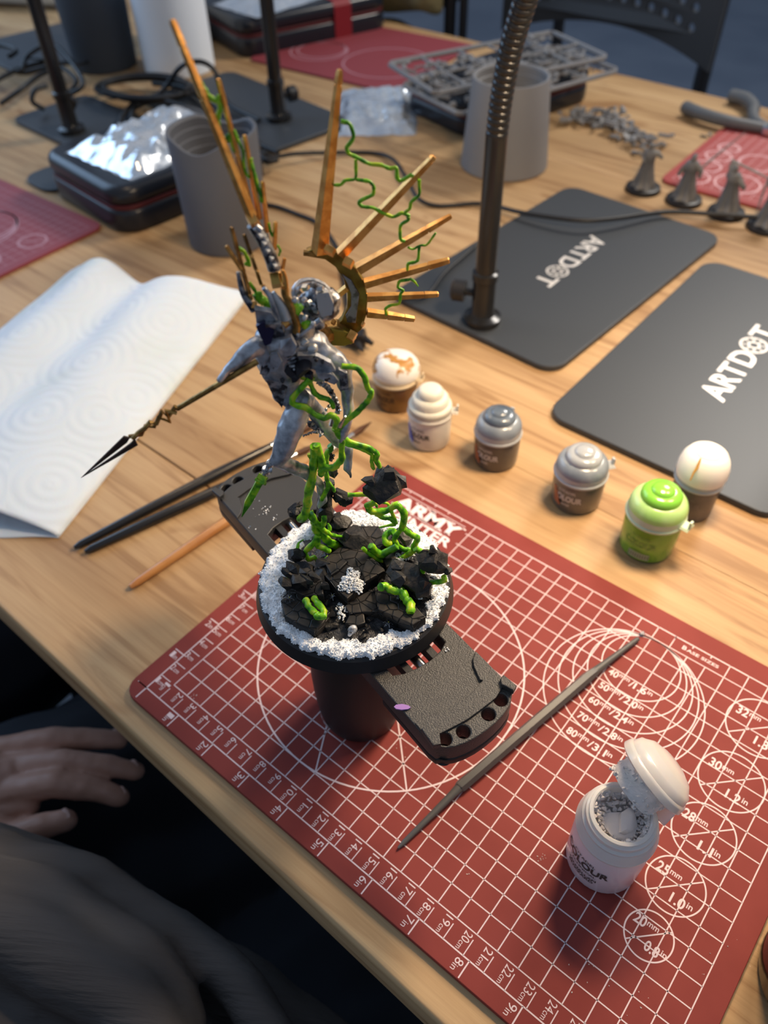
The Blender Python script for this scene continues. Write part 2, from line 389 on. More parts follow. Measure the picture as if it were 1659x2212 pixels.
for k in range(1, 20):
    s_ = str(k); w_ = .2*len(s_) if k != 1 else .13
    put_text(g, s_, (.04, k-.48, ZP), (1, 0, 0), (0, 1, 0), w_, .36, .0)
    put_text(g, 'cm', (.08+w_, k-.48, ZP), (1, 0, 0), (0, 1, 0), .34, .18, .0)
for k in range(1, 12):
    s_ = str(k); w_ = .24*len(s_)
    put_text(g, s_, (2.54*k-.5, -.16, ZP), (0, -1, 0), (1, 0, 0), w_, .38, .0)
    put_text(g, 'in', (2.54*k-.5, -.2-w_, ZP), (0, -1, 0), (1, 0, 0), .24, .26, .0)
for k in range(1, 8):
    put_text(g, str(k), (-.62, 2.54*k-.5, ZP), (1, 0, 0), (0, 1, 0), .2, .38, .0)
    put_text(g, 'in', (-.38, 2.54*k-.5, ZP), (1, 0, 0), (0, 1, 0), .24, .26, .0)
for (a, b, y) in (('40', '1.6', 15.52), ('50', '2.0', 14.5), ('60', '2.4', 13.45), ('70', '2.8', 12.32), ('80', '3.1', 11.25)):
    put_text(g, a, (18.2, y, ZP), (1, 0, 0), (0, 1, 0), .52, .42, .02)
    put_text(g, 'mm', (18.76, y+.2, ZP), (1, 0, 0), (0, 1, 0), .56, .18, .01)
    put_text(g, '/', (19.38, y, ZP), (1, 0, 0), (0, 1, 0), .2, .42, .01)
    put_text(g, b, (19.62, y, ZP), (1, 0, 0), (0, 1, 0), .68, .42, .02)
    put_text(g, 'in', (20.34, y+.16, ZP), (1, 0, 0), (0, 1, 0), .26, .26, .01)
for (a, b, y, r_) in (('32', '1.3', 17.35, 1.6), ('30', '1.2', 13.87, 1.5), ('28', '1.1', 10.78, 1.4), ('25', '1.0', 7.9, 1.25), ('20', '0.8', 5.39, 1.0)):
    k = .75+.25*(r_/1.5)
    put_text(g, a, (25.52-.8*r_, y+.12, ZP), (1, 0, 0), (0, 1, 0), .56*k, .5*k, .02)
    put_text(g, 'mm', (25.52-.8*r_+.6*k, y+.12+.2*k, ZP), (1, 0, 0), (0, 1, 0), .54*k, .2*k, .01)
    put_text(g, b, (25.52+.02*r_, y-.62*r_, ZP), (1, 0, 0), (0, 1, 0), .66*k, .5*k, .02)
    put_text(g, 'in', (25.52+.02*r_+.72*k, y-.62*r_+.22*k, ZP), (1, 0, 0), (0, 1, 0), .26*k, .28*k, .01)
put_text(g, 'B', (20.55, 19.32, ZP), (1, 0, 0), (0, 1, 0), .22, .27, .02)
put_text(g, 'ASE SIZES', (20.8, 19.32, ZP), (1, 0, 0), (0, 1, 0), 1.75, .2, .02)
g.build('number_lettering', INK, cmat, smooth=0)
g = M()
put_text(g, 'THE', (3.6, 19.13, ZP), (1, 0, 0), (0, 1, 0), .8, .2, .02)
put_text(g, 'ARMY', (1.7, 18.27, ZP), (1, 0, 0), (0, 1, 0), 4.85, .98, .045)
put_text(g, 'PAINTER', (1.75, 17.34, ZP), (1, 0, 0), (0, 1, 0), 4.85, .74, .03)
def serif(x, y, w): line(g, (x-w/2, y), (x+w/2, y), .09, ZP)
for x in (1.8, 2.85, 3.05, 3.95, 4.2, 5.3, 5.95): serif(x, 18.3, .36)
for x in (4.2, 5.3, 5.72, 6.5, 3.05): serif(x, 19.23, .34)
g.build('logo_print', mat('mat_bright_ink', (.86, .72, .72), .5), cmat, smooth=0)
# ================================================================ far mats
def far_mat(c, sx, sy, rot, label, circs, mt=MAT_RED2, ink=INK2, grid=True):
    t = thing('cutting_mat', (c[0], c[1], -.3), label, 'cutting mat', )
    m = M(); m.outline([rrect(c[0], c[1], sx, sy, 1.2, rot)], -.3, 0, .05, 1); m.build('mat_sheet', mt, t, smooth=30)
    g = M()
    def Q(x, y): return (c[0]+x*math.cos(rot)-y*math.sin(rot), c[1]+x*math.sin(rot)+y*math.cos(rot))
    if grid:
        for i in range(int(sx)-1):
            x = -sx/2+1+i; line(g, Q(x, -sy/2+1), Q(x, sy/2-1), .05)
        for i in range(int(sy)-1):
            y = -sy/2+1+i; line(g, Q(-sx/2+1, y), Q(sx/2-1, y), .05)
    for (x, y, r_) in circs: arc(g, Q(x, y), r_, .22)
    for (x, y, r_) in circs:
        if r_ < 2: line(g, Q(x-r_*.7, y-r_*.7), Q(x+r_*.7, y+r_*.7), .12)
    g.build('grid_print', ink, t, smooth=0); return t
far_mat((-54.4, 19.2), 22, 22.2, R(1), 'dark red cutting mat at the left edge below the black case', [(1.5, 3.0, 4), (1.5, 3.5, 3.5), (1.5, 4, 3), (7.6, -4.5, 1.6), (7.6, 0, 1.5), (4.2, -7.6, 1.6), (8, 5, 1.3)])
far_mat((-56.5, 84.5), 24, 21.5, R(4), 'dusty red cutting mat far back between black case and grey sprues', [(-5.5, -3, 4), (-5.5, -2.4, 3.4), (5.5, -2, 6)], grid=False)
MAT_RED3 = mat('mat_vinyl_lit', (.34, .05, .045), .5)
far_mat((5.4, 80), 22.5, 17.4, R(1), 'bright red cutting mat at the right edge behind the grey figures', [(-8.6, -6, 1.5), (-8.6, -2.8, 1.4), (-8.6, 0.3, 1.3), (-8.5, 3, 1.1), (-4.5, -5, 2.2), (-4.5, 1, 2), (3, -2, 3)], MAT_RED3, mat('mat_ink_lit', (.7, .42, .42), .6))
# ================================================================ the two black lamp base plates and lamps
def lamp(base_c, sx, sy, rot, pole, label, H=14.5, neck=None, head=None, text=None, knob=(-1, -.4), name='desk_lamp', warm=None, aim=None, r=.8):
    t = thing(name, (base_c[0], base_c[1], -.3), label, 'lamp')
    m = M(); m.outline([rrect(base_c[0], base_c[1], sx, sy, 1.6, rot, 7)], -.3, .2, .08, 2); m.build('base_plate', PLATE, t, smooth=30)
    if text:
        g = M(); p0, r_, u_, w, h = text
        vs_, f_, a_ = text2d('ART', .02); put_text(g, 'ART', p0, r_, u_, w*.44, h, .02)
        r_ = Vector(r_); u_ = Vector(u_); p0 = Vector(p0)
        put_text(g, 'D', p0+r_*w*.47, r_, u_, w*.16, h, .02); put_text(g, 'T', p0+r_*w*.84, r_, u_, w*.16, h, .02)
        oc = p0+r_*w*.735+u_*h*.5
        for rr_ in (h*.52, h*.2): arc(g, oc, rr_, .16, z=p0[2])
        for q in range(8):
            a = q*math.pi/4; arc(g, (oc.x+h*.36*math.cos(a), oc.y+h*.36*math.sin(a)), h*.13, .07, z=p0[2], n=20)
        g.build('maker_lettering', LOGO, t, smooth=0)
    if pole:
        px, py = pole
        m = M(); m.lathe((px, py, .2), [(1.5, 0), (1.5, .5), (1.0, .7), (r*1.12, .9), (r*1.12, 3.6), (r*1.25, 3.7), (r*1.25, 4.3), (r*.98, 4.4), (r*.94, H), (r*.8, H+.1)], 24)
        m.build('pole', CHROME, t)
        m = M(); d = Vector((knob[0], knob[1], 0)).normalized(); c = Vector((px, py, 2.6))
        m.tube([c+d*.7, c+d*1.5, c+d*1.5, c+d*2.4, c+d*2.6], [.3, .3, .85, .85, .6], 12); m.build('clamp_knob', BLKS, t)
        if neck:
            pts = catmull([(px, py, H)] + list(neck), 10); m = M(); L_ = 0; rr_ = []; dense = []
            tot = sum((b-a).length for a, b in zip(pts, pts[1:])); nseg = int(tot/.46)
            cum = [0]
            for a, b in zip(pts, pts[1:]): cum.append(cum[-1]+(b-a).length)
            def pt(s_):
                for i in range(len(cum)-1):
                    if s_ <= cum[i+1]: return pts[i].lerp(pts[i+1], (s_-cum[i])/max(1e-6, cum[i+1]-cum[i]))
                return pts[-1]
            for i in range(nseg):
                s_ = i*tot/nseg
                for q, w in ((0, .68), (.09, .75), (.22, .77), (.34, .75), (.42, .68)): dense.append(pt(s_+q)); rr_.append(w*r/.8)
            m.tube(dense, rr_, 14); m.build('gooseneck', CHROME, t)
            hx = Vector(neck[-1])
            m = M(); m.lathe(hx+Vector((0, 0, -1.6)), [(4.6, 0), (5, .2), (5, 1.2), (4, 1.8), (1, 2.2)], 32); m.build('lamp_head', CHROME, t)
            m = M(); m.lathe(hx+Vector((0, 0, -1.75)), [(4.2, 0), (4.2, .1)], 32)
            m.build('diffuser', mat('lit_diffuser', (1, .8, .55), .5, emit=6), t)
            if warm: area('lamp_light', hx+Vector((0, 0, -2.0)), aim or (hx.x, hx.y, 0), 8, warm, WARM)
    return t
lamp((-4.7, 50.2), 16.6, 27.2, R(-3.5), (-5.3, 38.5), 'black gooseneck lamp on the plate with upside-down lettering', H=14.5,
     neck=[(-5.1, 38.4, 17), (-4.6, 38.2, 20), (-3.6, 37.8, 23), (-1.5, 36.8, 28), (2.5, 35, 35), (8, 33, 40), (13.5, 31, 40.5), (15, 30.5, 38.5)],
     text=((-5.3, 56.3, .21), (0, -1, 0), (1, 0, 0), 10.2, 1.75), warm=1.95)
lamp((13.1, 45), 16.6, 27.0, R(-.5), (20.2, 48.5), 'black lamp base plate in the right foreground with upright lettering', H=14,
     neck=[(20.4, 48.3, 18), (21.2, 47.6, 24), (23.5, 46, 31), (26.5, 42, 36), (27.5, 38.5, 37.5), (27, 37, 36)],
     text=((14.0, 40.2, .21), (0, 1, 0), (-1, 0, 0), 11.0, 1.9), warm=.72, knob=(1, 0))
lamp((-54.2, 59.2), 25, 14, R(-8), (-48.3, 59.4), 'black lamp pole and dark plate standing beside the white paper rolls', H=34, name='desk_lamp', knob=(.3, 1))
lamp((-66.5, 45.2), 16.5, 10.5, R(-3), (-65.3, 42.4), 'black lamp pole at the far left above the wrapped black case', H=34, knob=(-1, 1),
     neck=[(-65, 42.2, 38), (-63, 41.5, 44), (-57, 39, 52), (-46, 34.5, 58), (-35, 30, 56.5), (-31, 28.5, 53)], warm=.5, aim=(-14, 8, 0))  # unseen neck and lit head added to brighten the left front wood
lamp((-95.5, 60.5), 17, 18, R(-8), (-94.5, 65.5), 'farthest left lamp pole with grey plate, behind the cable tangle', H=34, knob=(0, 1))
# dark flat tray under the case
tt = M(); tt.outline([rrect(-56.5, 36, 6, 9, 2, R(-4))], -.3, .05, .06, 1)
tag(tt.build('base_plate', PLATE, smooth=30), 'dark flat plate peeking out left of the foil-topped case', 'plate')
# ================================================================ painting handle with clamp plates
HC = (9.5, 6.0)
handle = thing('painting_handle', (HC[0], HC[1], 0), 'black bulbous painting handle gripping the round base between two clamp plates', 'painting handle')
m = M(); m.lathe((HC[0], HC[1], 0), [(1.7, 0), (1.86, .06), (1.95, .3), (2.08, 1.2), (2.18, 2.6), (2.2, 4), (2.12, 5.4), (1.95, 6.6), (1.75, 7.4), (1.5, 7.9), (1.45, 8.3)], 56)
m.build('grip', mat('handle_rubber', (.016, .013, .013), .5), handle, smooth=60)
g = M(); wrap_text(g, 'COLOUR', HC, 2.06, R(-128), .42, .48, 2.3, .05, taper=.03); wrap_text(g, 'CITADEL', HC, 2.1, R(-128), 1.0, .26, 1.5, .02, taper=.02)
g.build('grip_lettering', mat('grey_print', (.35, .34, .34), .5), handle, smooth=0)
CA_ = R(-14); CO = (9.50, 6.34)
def K(u, v, z): return Vector((CO[0]+u*math.cos(CA_)-v*math.sin(CA_), CO[1]+u*math.sin(CA_)+v*math.cos(CA_), z))
def Kt(p): return K(p.x, p.y, p.z)
def Kr(p): return K(-p.x, -p.y, p.z)
m = M(); m.outline([rrect(0, 0, 5.6, 3.2, .5)], 8.2, 8.7, .08, 1, T=Kt)
for v in (-1.45, -.62, .62, 1.45): m.box(K(-.4, v, 8.85), (11.2, .3, .5), CA_)
m.build('clamp_rails', BLK, handle, smooth=30)
m = M(); m.tube([K(-6, 0, 8.85), K(5.2, 0, 8.85)], .2, 16); m.build('steel_rod', METAL, handle)
DIMBLK = mat('black_dim_plastic', (.030, .031, .033), .42, bump=.4, bs=22, bd=.02)  # cooler, dimmer copy for the left plate; its weaker light put into colour
def outer_arc(U, k=0.0, a0=-80, a1=80): return [(U-.62-k+.62*math.cos(R(a)), (1.74-k*.4)*math.sin(R(a))) for a in range(a0, a1+1, 16)]
for Tf, U, ui, us, holes, mt in ((Kt, 8.12, 4.22, 2.8, [(1088, 1518), (1061, 1549), (1006, 1586), (964, 1601)], BLKT), (Kr, 9.6, 5.15, 3.6, [(490, 1055), (514, 1038), (556, 1013), (590, 1001)], DIMBLK)):
    hl = []
    for u, v in holes:
        p = at(u, v, 9.22)-Vector((CO[0], CO[1], 0)); x, y = p.x*math.cos(-CA_)-p.y*math.sin(-CA_), p.x*math.sin(-CA_)+p.y*math.cos(-CA_)
        if Tf is Kr: x, y = -x, -y
        hl.append((min(x, U-.42-.12*y*y), y))
    ring = [circle(x, y, .27, 20)[::-1] for x, y in hl]
    end = [(U-.95, -1.95), (U-.6, -1.88)]+outer_arc(U)+[(U-.6, 1.88), (U-.95, 1.95)]
    inner = [(ui, 1.3), (ui+.2, .9), (ui+.3, .3), (ui+.27, -.3), (ui+.15, -.9), (ui-.05, -1.3)]
    m = M(); m.outline([[(us, -1.95)]+end+[(us, 1.95), (us, 1.3)]+inner+[(us, -1.3)]]+ring, 8.3, 9.22, .05, 2, T=Tf)
    m.build('clamp_plate', mt, handle, smooth=30)
    m = M()                                   # raised crescent with the hooked corner, then the two end lugs
    lip = [(U-1.78, -1.93), (U-.98, -1.93), (U-.85, -1.2), (U-.72, -.3), (U-.72, .4), (U-.75, 1.15), (U-1.05, 1.93), (U-2.78, 1.93), (U-2.6, 1.62), (U-2.35, 1.42), (U-1.7, 1.18), (U-1.62, 1.25), (U-1.48, .6), (U-1.42, .1), (U-1.5, -.7), (U-1.78, -1.5)]
    m.outline([lip], 9.2, 9.33, .03, 1, T=Tf)
    for lp in ([(U-1.4, -1.95), (U-.62, -2.02), (U-.5, -1.75), (U-.9, -1.5), (U-1.35, -1.55)], [(U-1.2, 1.75), (U-.98, 1.62), (U-.75, 1.72), (U-.5, 1.8), (U-.6, 2.05), (U-1.25, 1.98)]):
        m.outline([lp], 9.2, 9.5, .04, 1, T=Tf)
    m.build('raised_lip', mt, handle, smooth=30)
    m = M(); m.outline([[(U-3.8, -1.93)]+[(x+.02, y) for x, y in end]+[(U-3.8, 1.93)]]+ring, 7.85, 8.32, .1, 2, T=Tf); m.build('clamp_skirt', BLKS, handle, smooth=30)
h0 = [(-.3, 0), (-.22, .09), (0, .13), (.24, .08), (.34, 0), (.24, -.08), (0, -.12), (-.22, -.09)]
pp = at(868, 1521, 9.5)
m = M(); m.outline([[(pp.x+x*1.0*math.cos(R(36))-y*math.sin(R(36)), pp.y+x*math.sin(R(36))+y*math.cos(R(36))) for x, y in h0]], 9.24, 9.3, .01, 1)
tag(m.build('purple_flake', mat('purple_plastic', (.35, .18, .50), .5)), 'small purple leaf-shaped flake lying on the clamp plate edge', 'flake')
rnd = random.Random(3); m = M()
for (u, v, n_, s_) in ((575, 1105, 16, 5), (592, 1118, 6, 3), (963, 1402, 9, 4), (560, 1085, 5, 14), (545, 1125, 5, 18)):
    for _ in range(n_):
        p = at(u+rnd.gauss(0, s_), v+rnd.gauss(0, s_), 9.25); m.rock(p, rnd.uniform(.015, .055), rnd.random(), 8)
tag(m.build('snow_crumbs', SNOW), 'white crumbs scattered on the clamp plates', 'crumbs', kind='stuff')
# ================================================================ the miniature
mini = thing('miniature', (9.4, 6.3, 9.5), 'silver and gold winged robot miniature with green energy tendrils on a snowy round base', 'miniature')
m = M(); m.lathe((9.4, 6.3, 9.28), [(4.12, 0), (4.16, .05), (4.0, .62), (3.9, .7), (3.0, .72), (.5, .73)], 96); m.build('base_disc', BLKS, mini, smooth=30)
# earth: bumpy mound inside the rim
def disc_grid(rin, rout, hf, nr=26, na=120, zb=9.98):
    vs = []; fs = []
    for i in range(nr+1):
        for j in range(na):
            a = 2*math.pi*j/na; ri = rin(a) if callable(rin) else rin; ro = rout(a) if callable(rout) else rout
            t = i/nr; r_ = ri+(ro-ri)*t; x = 9.4+r_*math.cos(a); y = 6.3+r_*math.sin(a); vs.append((x, y, zb+hf(x, y, t, a)))
    for i in range(nr):
        for j in range(na): fs.append((i*na+j, (i+1)*na+j, (i+1)*na+(j+1) % na, i*na+(j+1) % na))
    return vs, fs
def n3(x, y, s_, o=0): return noise.noise(Vector((x*s_+o, y*s_, o)))
def earth_h(x, y, t, a): return .10+.10*n3(x, y, 1.3, 2)+.05*n3(x, y, 4, 5)+.03*n3(x, y, 9, 1)
m = M(); v_, f_ = disc_grid(.02, 3.8, lambda x, y, t, a: earth_h(x, y, t, a)*(1 if t < .93 else (1-t)/.07)); m.add(v_, f_)
m.build('earth_texture', EARTH, mini, smooth=180)
# snow ring, inner edge traced on the base
INN = [(622, 1290), (628, 1245), (642, 1205), (662, 1170), (690, 1150), (735, 1138), (762, 1142), (800, 1140), (840, 1150), (875, 1165), (893, 1190), (915, 1215), (935, 1250), (925, 1290), (918, 1325), (925, 1345), (905, 1352), (870, 1362), (830, 1362), (800, 1382), (770, 1384), (740, 1376), (700, 1384), (672, 1368), (640, 1345), (622, 1330), (612, 1310)]
inn = []
for u, v in INN:
    p = at(u, v, 10.15); inn.append((math.atan2(p.y-6.3, p.x-9.4), math.hypot(p.x-9.4, p.y-6.3)))
inn.sort()
def rin(a):
    a = (a+math.pi) % (2*math.pi)-math.pi; k = len(inn)
    for i in range(k):
        a0, r0 = inn[i]; a1, r1 = inn[(i+1) % k]
        if i == k-1: a1 += 2*math.pi
        aa = a if a >= inn[0][0] else a+2*math.pi
        if a0 <= aa <= a1: return min(3.6, r0+(r1-r0)*(aa-a0)/max(1e-6, a1-a0) + .10*math.sin(a*23)+.07*math.sin(a*41+1))
    return 3.0
def rout(a): return 3.88+.05*math.sin(a*17)+.04*math.sin(a*37+2)+.04*math.sin(a*61)
def snow_h(x, y, t, a):
    e = min(1, min(t, 1-t)*7)**.6
    return e*(.19+.10*n3(x, y, 2, 3)+.05*n3(x, y, 6, 8)+.03*n3(x, y, 13, 4))
m = M(); v_, f_ = disc_grid(rin, rout, snow_h, 22, 420, 10.0); m.add(v_, f_)
rnd = random.Random(11)
def puff(x, y, z, s_): m.rock((x, y, z), s_, rnd.random(), 11, (1, 1, .8))
for i in range(5200):
    a = rnd.uniform(0, 2*math.pi); ri, ro = rin(a), rout(a); t = rnd.random()
    if rnd.random() < .45: t = rnd.choice((rnd.uniform(-.05, .08), rnd.uniform(.93, 1.04)))
    r_ = ri+(ro-ri)*t; x = 9.4+r_*math.cos(a); y = 6.3+r_*math.sin(a); h = snow_h(x, y, max(0, min(1, t)), a)
    puff(x, y, 10.02+h+rnd.uniform(-.03, .03), rnd.uniform(.022, .05))
def patch(u, v, ru, rv, n_, h=.2, z0=10.55):
    for i in range(n_):
        a = rnd.uniform(0, 6.283); q = rnd.random()**.5; w_ = 1+.22*math.sin(3*a+u)+.14*math.sin(7*a+v); p = at(u+ru*w_*q*math.cos(a), v+rv*w_*q*math.sin(a), z0)
        puff(p.x, p.y, z0+h*(1-q*q)*rnd.uniform(.5, 1), rnd.uniform(.03, .06))
patch(760, 1258, 25, 25, 520, .25, 10.78); patch(738, 1322, 12, 20, 90, .18, 10.3); patch(800, 1132, 22, 12, 60, .1, 10.2)
patch(768, 1135, 10, 9, 30, .1, 10.5); patch(862, 1208, 16, 10, 70, .15, 10.3); patch(880, 1195, 16, 12, 80, .15, 10.3); patch(905, 1290, 8, 6, 14, .1, 10.3)
tag(m.build('snow_texture', SNOW, mini, smooth=180), kind='stuff')
# slabs and terraces
def slab(ptsf, z0, z1, bev=.04, name='stone_slab', mt=SLAB):
    poly = [(p.x, p.y) for p in (at(*q, z1) for q in ptsf)]
    ar = sum(a[0]*b[1]-b[0]*a[1] for a, b in zip(poly, poly[1:]+poly[:1]))
    if ar < 0: poly = poly[::-1]
    m = M(); m.outline([poly], z0, z1, bev, 1); return m.build(name, mt, mini, smooth=30)
slab([cC(560, 830), cC(620, 760), cC(700, 700), cC(790, 680), cC(890, 740), cC(1000, 845), cC(860, 945), cC(755, 1035), cC(690, 980)], 10, 10.75)
slab([cC(880, 770), cC(950, 790), cC(1000, 850), cC(870, 925), cC(850, 850)], 10.7, 10.92, .05)
slab([cC(600, 790), cC(680, 740), cC(760, 790), cC(700, 850), cC(650, 880)], 10.7, 10.88, .05)
slab([cC(740, 1080), cC(860, 1000), cC(940, 960), cC(990, 1050), cC(960, 1120), cC(860, 1120), cC(770, 1135)], 10, 10.5)
slab([cC(930, 960), cC(985, 935), cC(1120, 985), cC(1200, 1080), cC(1265, 1155), cC(1185, 1205), cC(1080, 1160), cC(955, 1105)], 10, 10.72)
slab([cC(740, 1195), cC(775, 1125), cC(860, 1110), cC(872, 1190), cC(800, 1215)], 10, 10.42)
slab([cC(320, 1045), cC(370, 1000), cC(450, 985), cC(560, 1040), cC(640, 1120), cC(600, 1190), cC(540, 1240), cC(440, 1200), cC(345, 1145)], 10, 10.62)
slab([cC(350, 950), cC(400, 850), cC(500, 830), cC(590, 900), cC(600, 1010), cC(480, 1020)], 10, 10.85)
slab([cC(640, 520), cC(730, 500), cC(780, 560), cC(760, 640), cC(680, 660), cC(610, 610)], 10, 10.7)
slab([cC(760, 620), cC(830, 560), cC(960, 560), cC(1010, 640), cC(960, 720), cC(840, 740)], 10, 10.55)
slab([cC(1060, 850), cC(1150, 800), cC(1290, 880), cC(1300, 970), cC(1200, 1000), cC(1080, 950)], 10, 10.75)
slab([cC(960, 720), cC(1050, 700), cC(1080, 790), cC(1010, 830)], 10, 10.5)
m = M(); rnd = random.Random(21)
for i in range(170):
    a = rnd.uniform(0, 6.283); r_ = rnd.uniform(.2, 3.2); x = 9.4+r_*math.cos(a); y = 6.3+r_*math.sin(a)
    if r_ > rin(a)-.1: continue
    m.rock((x, y, 10.12+rnd.uniform(0, .1)), rnd.uniform(.08, .26), rnd.random(), 12, (1, 1, .6))
tag(m.build('rubble', ROCK, mini, smooth=25), kind='stuff')
def prock(u, v, rpx, where, seed, sq=(1, 1, .85), n=26):
    md, q = where; p = V(u, v, q) if md == 'd' else at(u, v, q); dist = (p-CAM).dot(RZ); r_ = rpx*1.22*dist/FPX
    m = M(); m.rock(p, r_, seed, n, sq)
    rn = random.Random(seed)
    for _ in range(4):
        d = Vector((rn.gauss(0, 1), rn.gauss(0, 1), rn.gauss(0, 1))).normalized()*r_*.62; m.rock(p+d, r_*.5, rn.random(), 14)
    return m.build('floating_rock', ROCK, mini, smooth=25)
for a in [(828, 1048, 40, ('d', .6), 1), (742, 1074, 19, ('d', 1.3), 2, (1.3, .8, .8)), (640, 1103, 18, ('d', 1.3), 3), (700, 1107, 20, ('d', 1.6), 4, (1, 1, 1.2)),
          (937, 1213, 30, ('z', 11.6), 5), (967, 1232, 9, ('z', 11.5), 6), (712, 985, 10, ('d', 1.2), 7, (.8, .8, 1.5)), (718, 1018, 12, ('d', 1.3), 8, (.8, .8, 1.5)),
          (868, 1163, 22, ('z', 10.6), 9, (1, 1, 1.1)), (640, 1200, 17, ('z', 10.8), 10), (735, 1130, 22, ('z', 10.7), 11), (765, 1165, 28, ('z', 10.7), 12, (1.3, 1, .7)),
          (880, 1245, 38, ('z', 11.0), 13, (1.2, .9, .6)), (905, 1268, 26, ('z', 10.8), 14, (1.1, .9, .6)), (845, 1170, 10, ('z', 10.6), 15)]:
    prock(*a)
# big dark wreck at the left with tendrils
m = M(); rnd = random.Random(8); c = at(655, 1250, 11.0)
for i in range(22):
    m.rock(c+Vector((rnd.gauss(0, .36), rnd.gauss(0, .32), rnd.uniform(-.5, .35))), rnd.uniform(.25, .5), rnd.random(), 12, (1.2, .8, .8))
m.build('stone_block', ROCK, mini, smooth=25)
m = M(); p = V(702, 1075, 1.5); q = at(700, 1125, 10.4)
m.tube([V(712, 1040, 1.5), p, q], [.22, .3, .38], 7); m.build('support_pillar', ROCK, mini, smooth=25)
# skull and beetles
c = at(785, 1238+120, 10.25); c = at(*cC(785, 1245), 10.3)
SK = mat('bone_silver', (.55, .55, .56), .4, .3, c2=(.2, .2, .2), ns=6, lo=.5, hi=.65)
m = caps([(c+Vector((0, 0, .05)), .17, c+Vector((.02, .05, .08)), .17), (c+Vector((.03, -.14, 0)), .1, c+Vector((.03, -.18, -.03)), .08)]); m.build('skull', SK, mini)
m = M()
for dx in (-.06, .08): m.rock(c+Vector((dx, -.13, .09)), .045, 1, 10)
m.build('eye_socket', BLKS, mini)
for k, (x, y) in enumerate(((375, 1035), (655, 1020), (1095, 1020), (1020, 1195))):
    z = (10.72, 10.3, 10.8, 10.25)[k]; c = at(*cC(x, y), z); m = M(); m.rock(c, .085, k, 14, (1, 1.3, .7)); m.rock(c+Vector((.02, -.11, 0)), .05, k+.5, 10)
    for q in range(6):
        a = R(25+60*q); m.tube([c, c+Vector((.13*math.cos(a), .13*math.sin(a), .06)), c+Vector((.2*math.cos(a), .2*math.sin(a), -.03))], .014, 5)
    b = m.build('beetle', DSILVER, mini); m = M(); m.rock(c+Vector((0, .02, .06)), .035, 3, 10); m.build('yellow_spot', mat('yellow_paint', (.5, .42, .03), .4), b)
# ---------------------------------------------------------------- tendrils
def tendril(pts, r, md='d', q0=0.5, q1=None, k=4, jag=.0, name='energy_tendril'):
    q1 = q0 if q1 is None else q1; n_ = len(pts); P3 = []
    for i, p in enumerate(pts):
        q = q0+(q1-q0)*i/max(1, n_-1); P3.append(V(*p, q) if md == 'd' else at(*p, q))
    # angular: keep the corners, add mid points with a small kink
    out = []; rr_ = []; rn = random.Random(len(pts)*7+int(pts[0][0]))
    L_ = [0]
    for a, b in zip(P3, P3[1:]): L_.append(L_[-1]+(b-a).length)
    r = r*1.12 if isinstance(r, (int, float)) else (r[0]*1.12, r[1]*1.12)
    r0, r1 = (r, r) if isinstance(r, (int, float)) else r
    for i, (a, b) in enumerate(zip(P3, P3[1:])):
        for t in (.0, .25, .5, .75):
            s_ = (L_[i]+(b-a).length*t)/L_[-1]; w = (r0+(r1-r0)*s_)*rn.uniform(.86, 1.16)
            out.append(a.lerp(b, t) + (Vector((rn.gauss(0, 1), rn.gauss(0, 1), rn.gauss(0, 1)))*w*.12)); rr_.append(w)
    out.append(P3[-1]); rr_.append(r1*.8)
    # soften the corners once
    sm = [out[0]]+[(out[i-1]+out[i]*2+out[i+1])*.25 for i in range(1, len(out)-1)]+[out[-1]]
    m = M(); m.tube(sm, rr_, 8, flat=1.0); return m.build(name, GREEN, mini, smooth=60)
f = lambda c_, ps: [c_(*p) for p in ps]
for ps, r_ in [([(410,490),(470,500),(500,590),(445,660),(460,700),(530,730),(600,770),(680,775),(730,800),(775,785),(775,860),(800,880),(870,835),(880,850)], .05),
    ([(510,740),(510,870),(440,870),(410,905),(365,905)], .045), ([(510,870),(600,880),(625,910),(625,965),(520,1015),(545,1045),(620,1050),(700,1095),(750,1115),(810,1085),(860,1105)], .05),
    ([(920,870),(925,970),(870,1010),(860,1060),(820,1090)], .045), ([(850,1105),(855,1130),(795,1165),(800,1260),(830,1270)], .05), ([(850,1310),(880,1325),(930,1295),(970,1300),(1030,1215)], .035),
    ([(920,1300),(915,1400),(845,1415),(845,1460)], .045), ([(860,1520),(790,1530),(780,1570),(820,1590),(800,1610),(795,1680),(730,1690),(700,1710),(710,1750)], .045), ([(860,1515),(895,1535),(915,1565)], (.045, .02))]:
    tendril(f(cF, ps), r_, 'd', 2.1)
for ps, r_ in [([(395,255),(440,330),(480,390),(570,430),(580,500),(555,560),(560,690),(600,760),(650,775),(660,720)], .06), ([(570,430),(560,360)], .05), ([(660,720),(700,860),(720,880)], .05),
    ([(705,680),(740,780),(790,880),(790,980),(815,1090),(850,1125)], .035), ([(855,940),(880,1060),(900,1120),(920,1210),(950,1270),(960,1350)], .05), ([(1020,1540),(1040,1620),(1060,1660)], .04),
    ([(1105,1740),(1130,1790),(1115,1840)], .03), ([(740,1765),(800,1800),(830,1870),(850,1930),(800,1910)], .05)]:
    tendril(f(cG, ps), r_, 'd', .6)
for ps, r_ in [([(340,930),(400,1020),(430,1070),(500,1060)], .05), ([(430,1080),(480,1150),(560,1180),(600,1270)], .12)]: tendril(f(cH, ps), r_, 'd', .2)
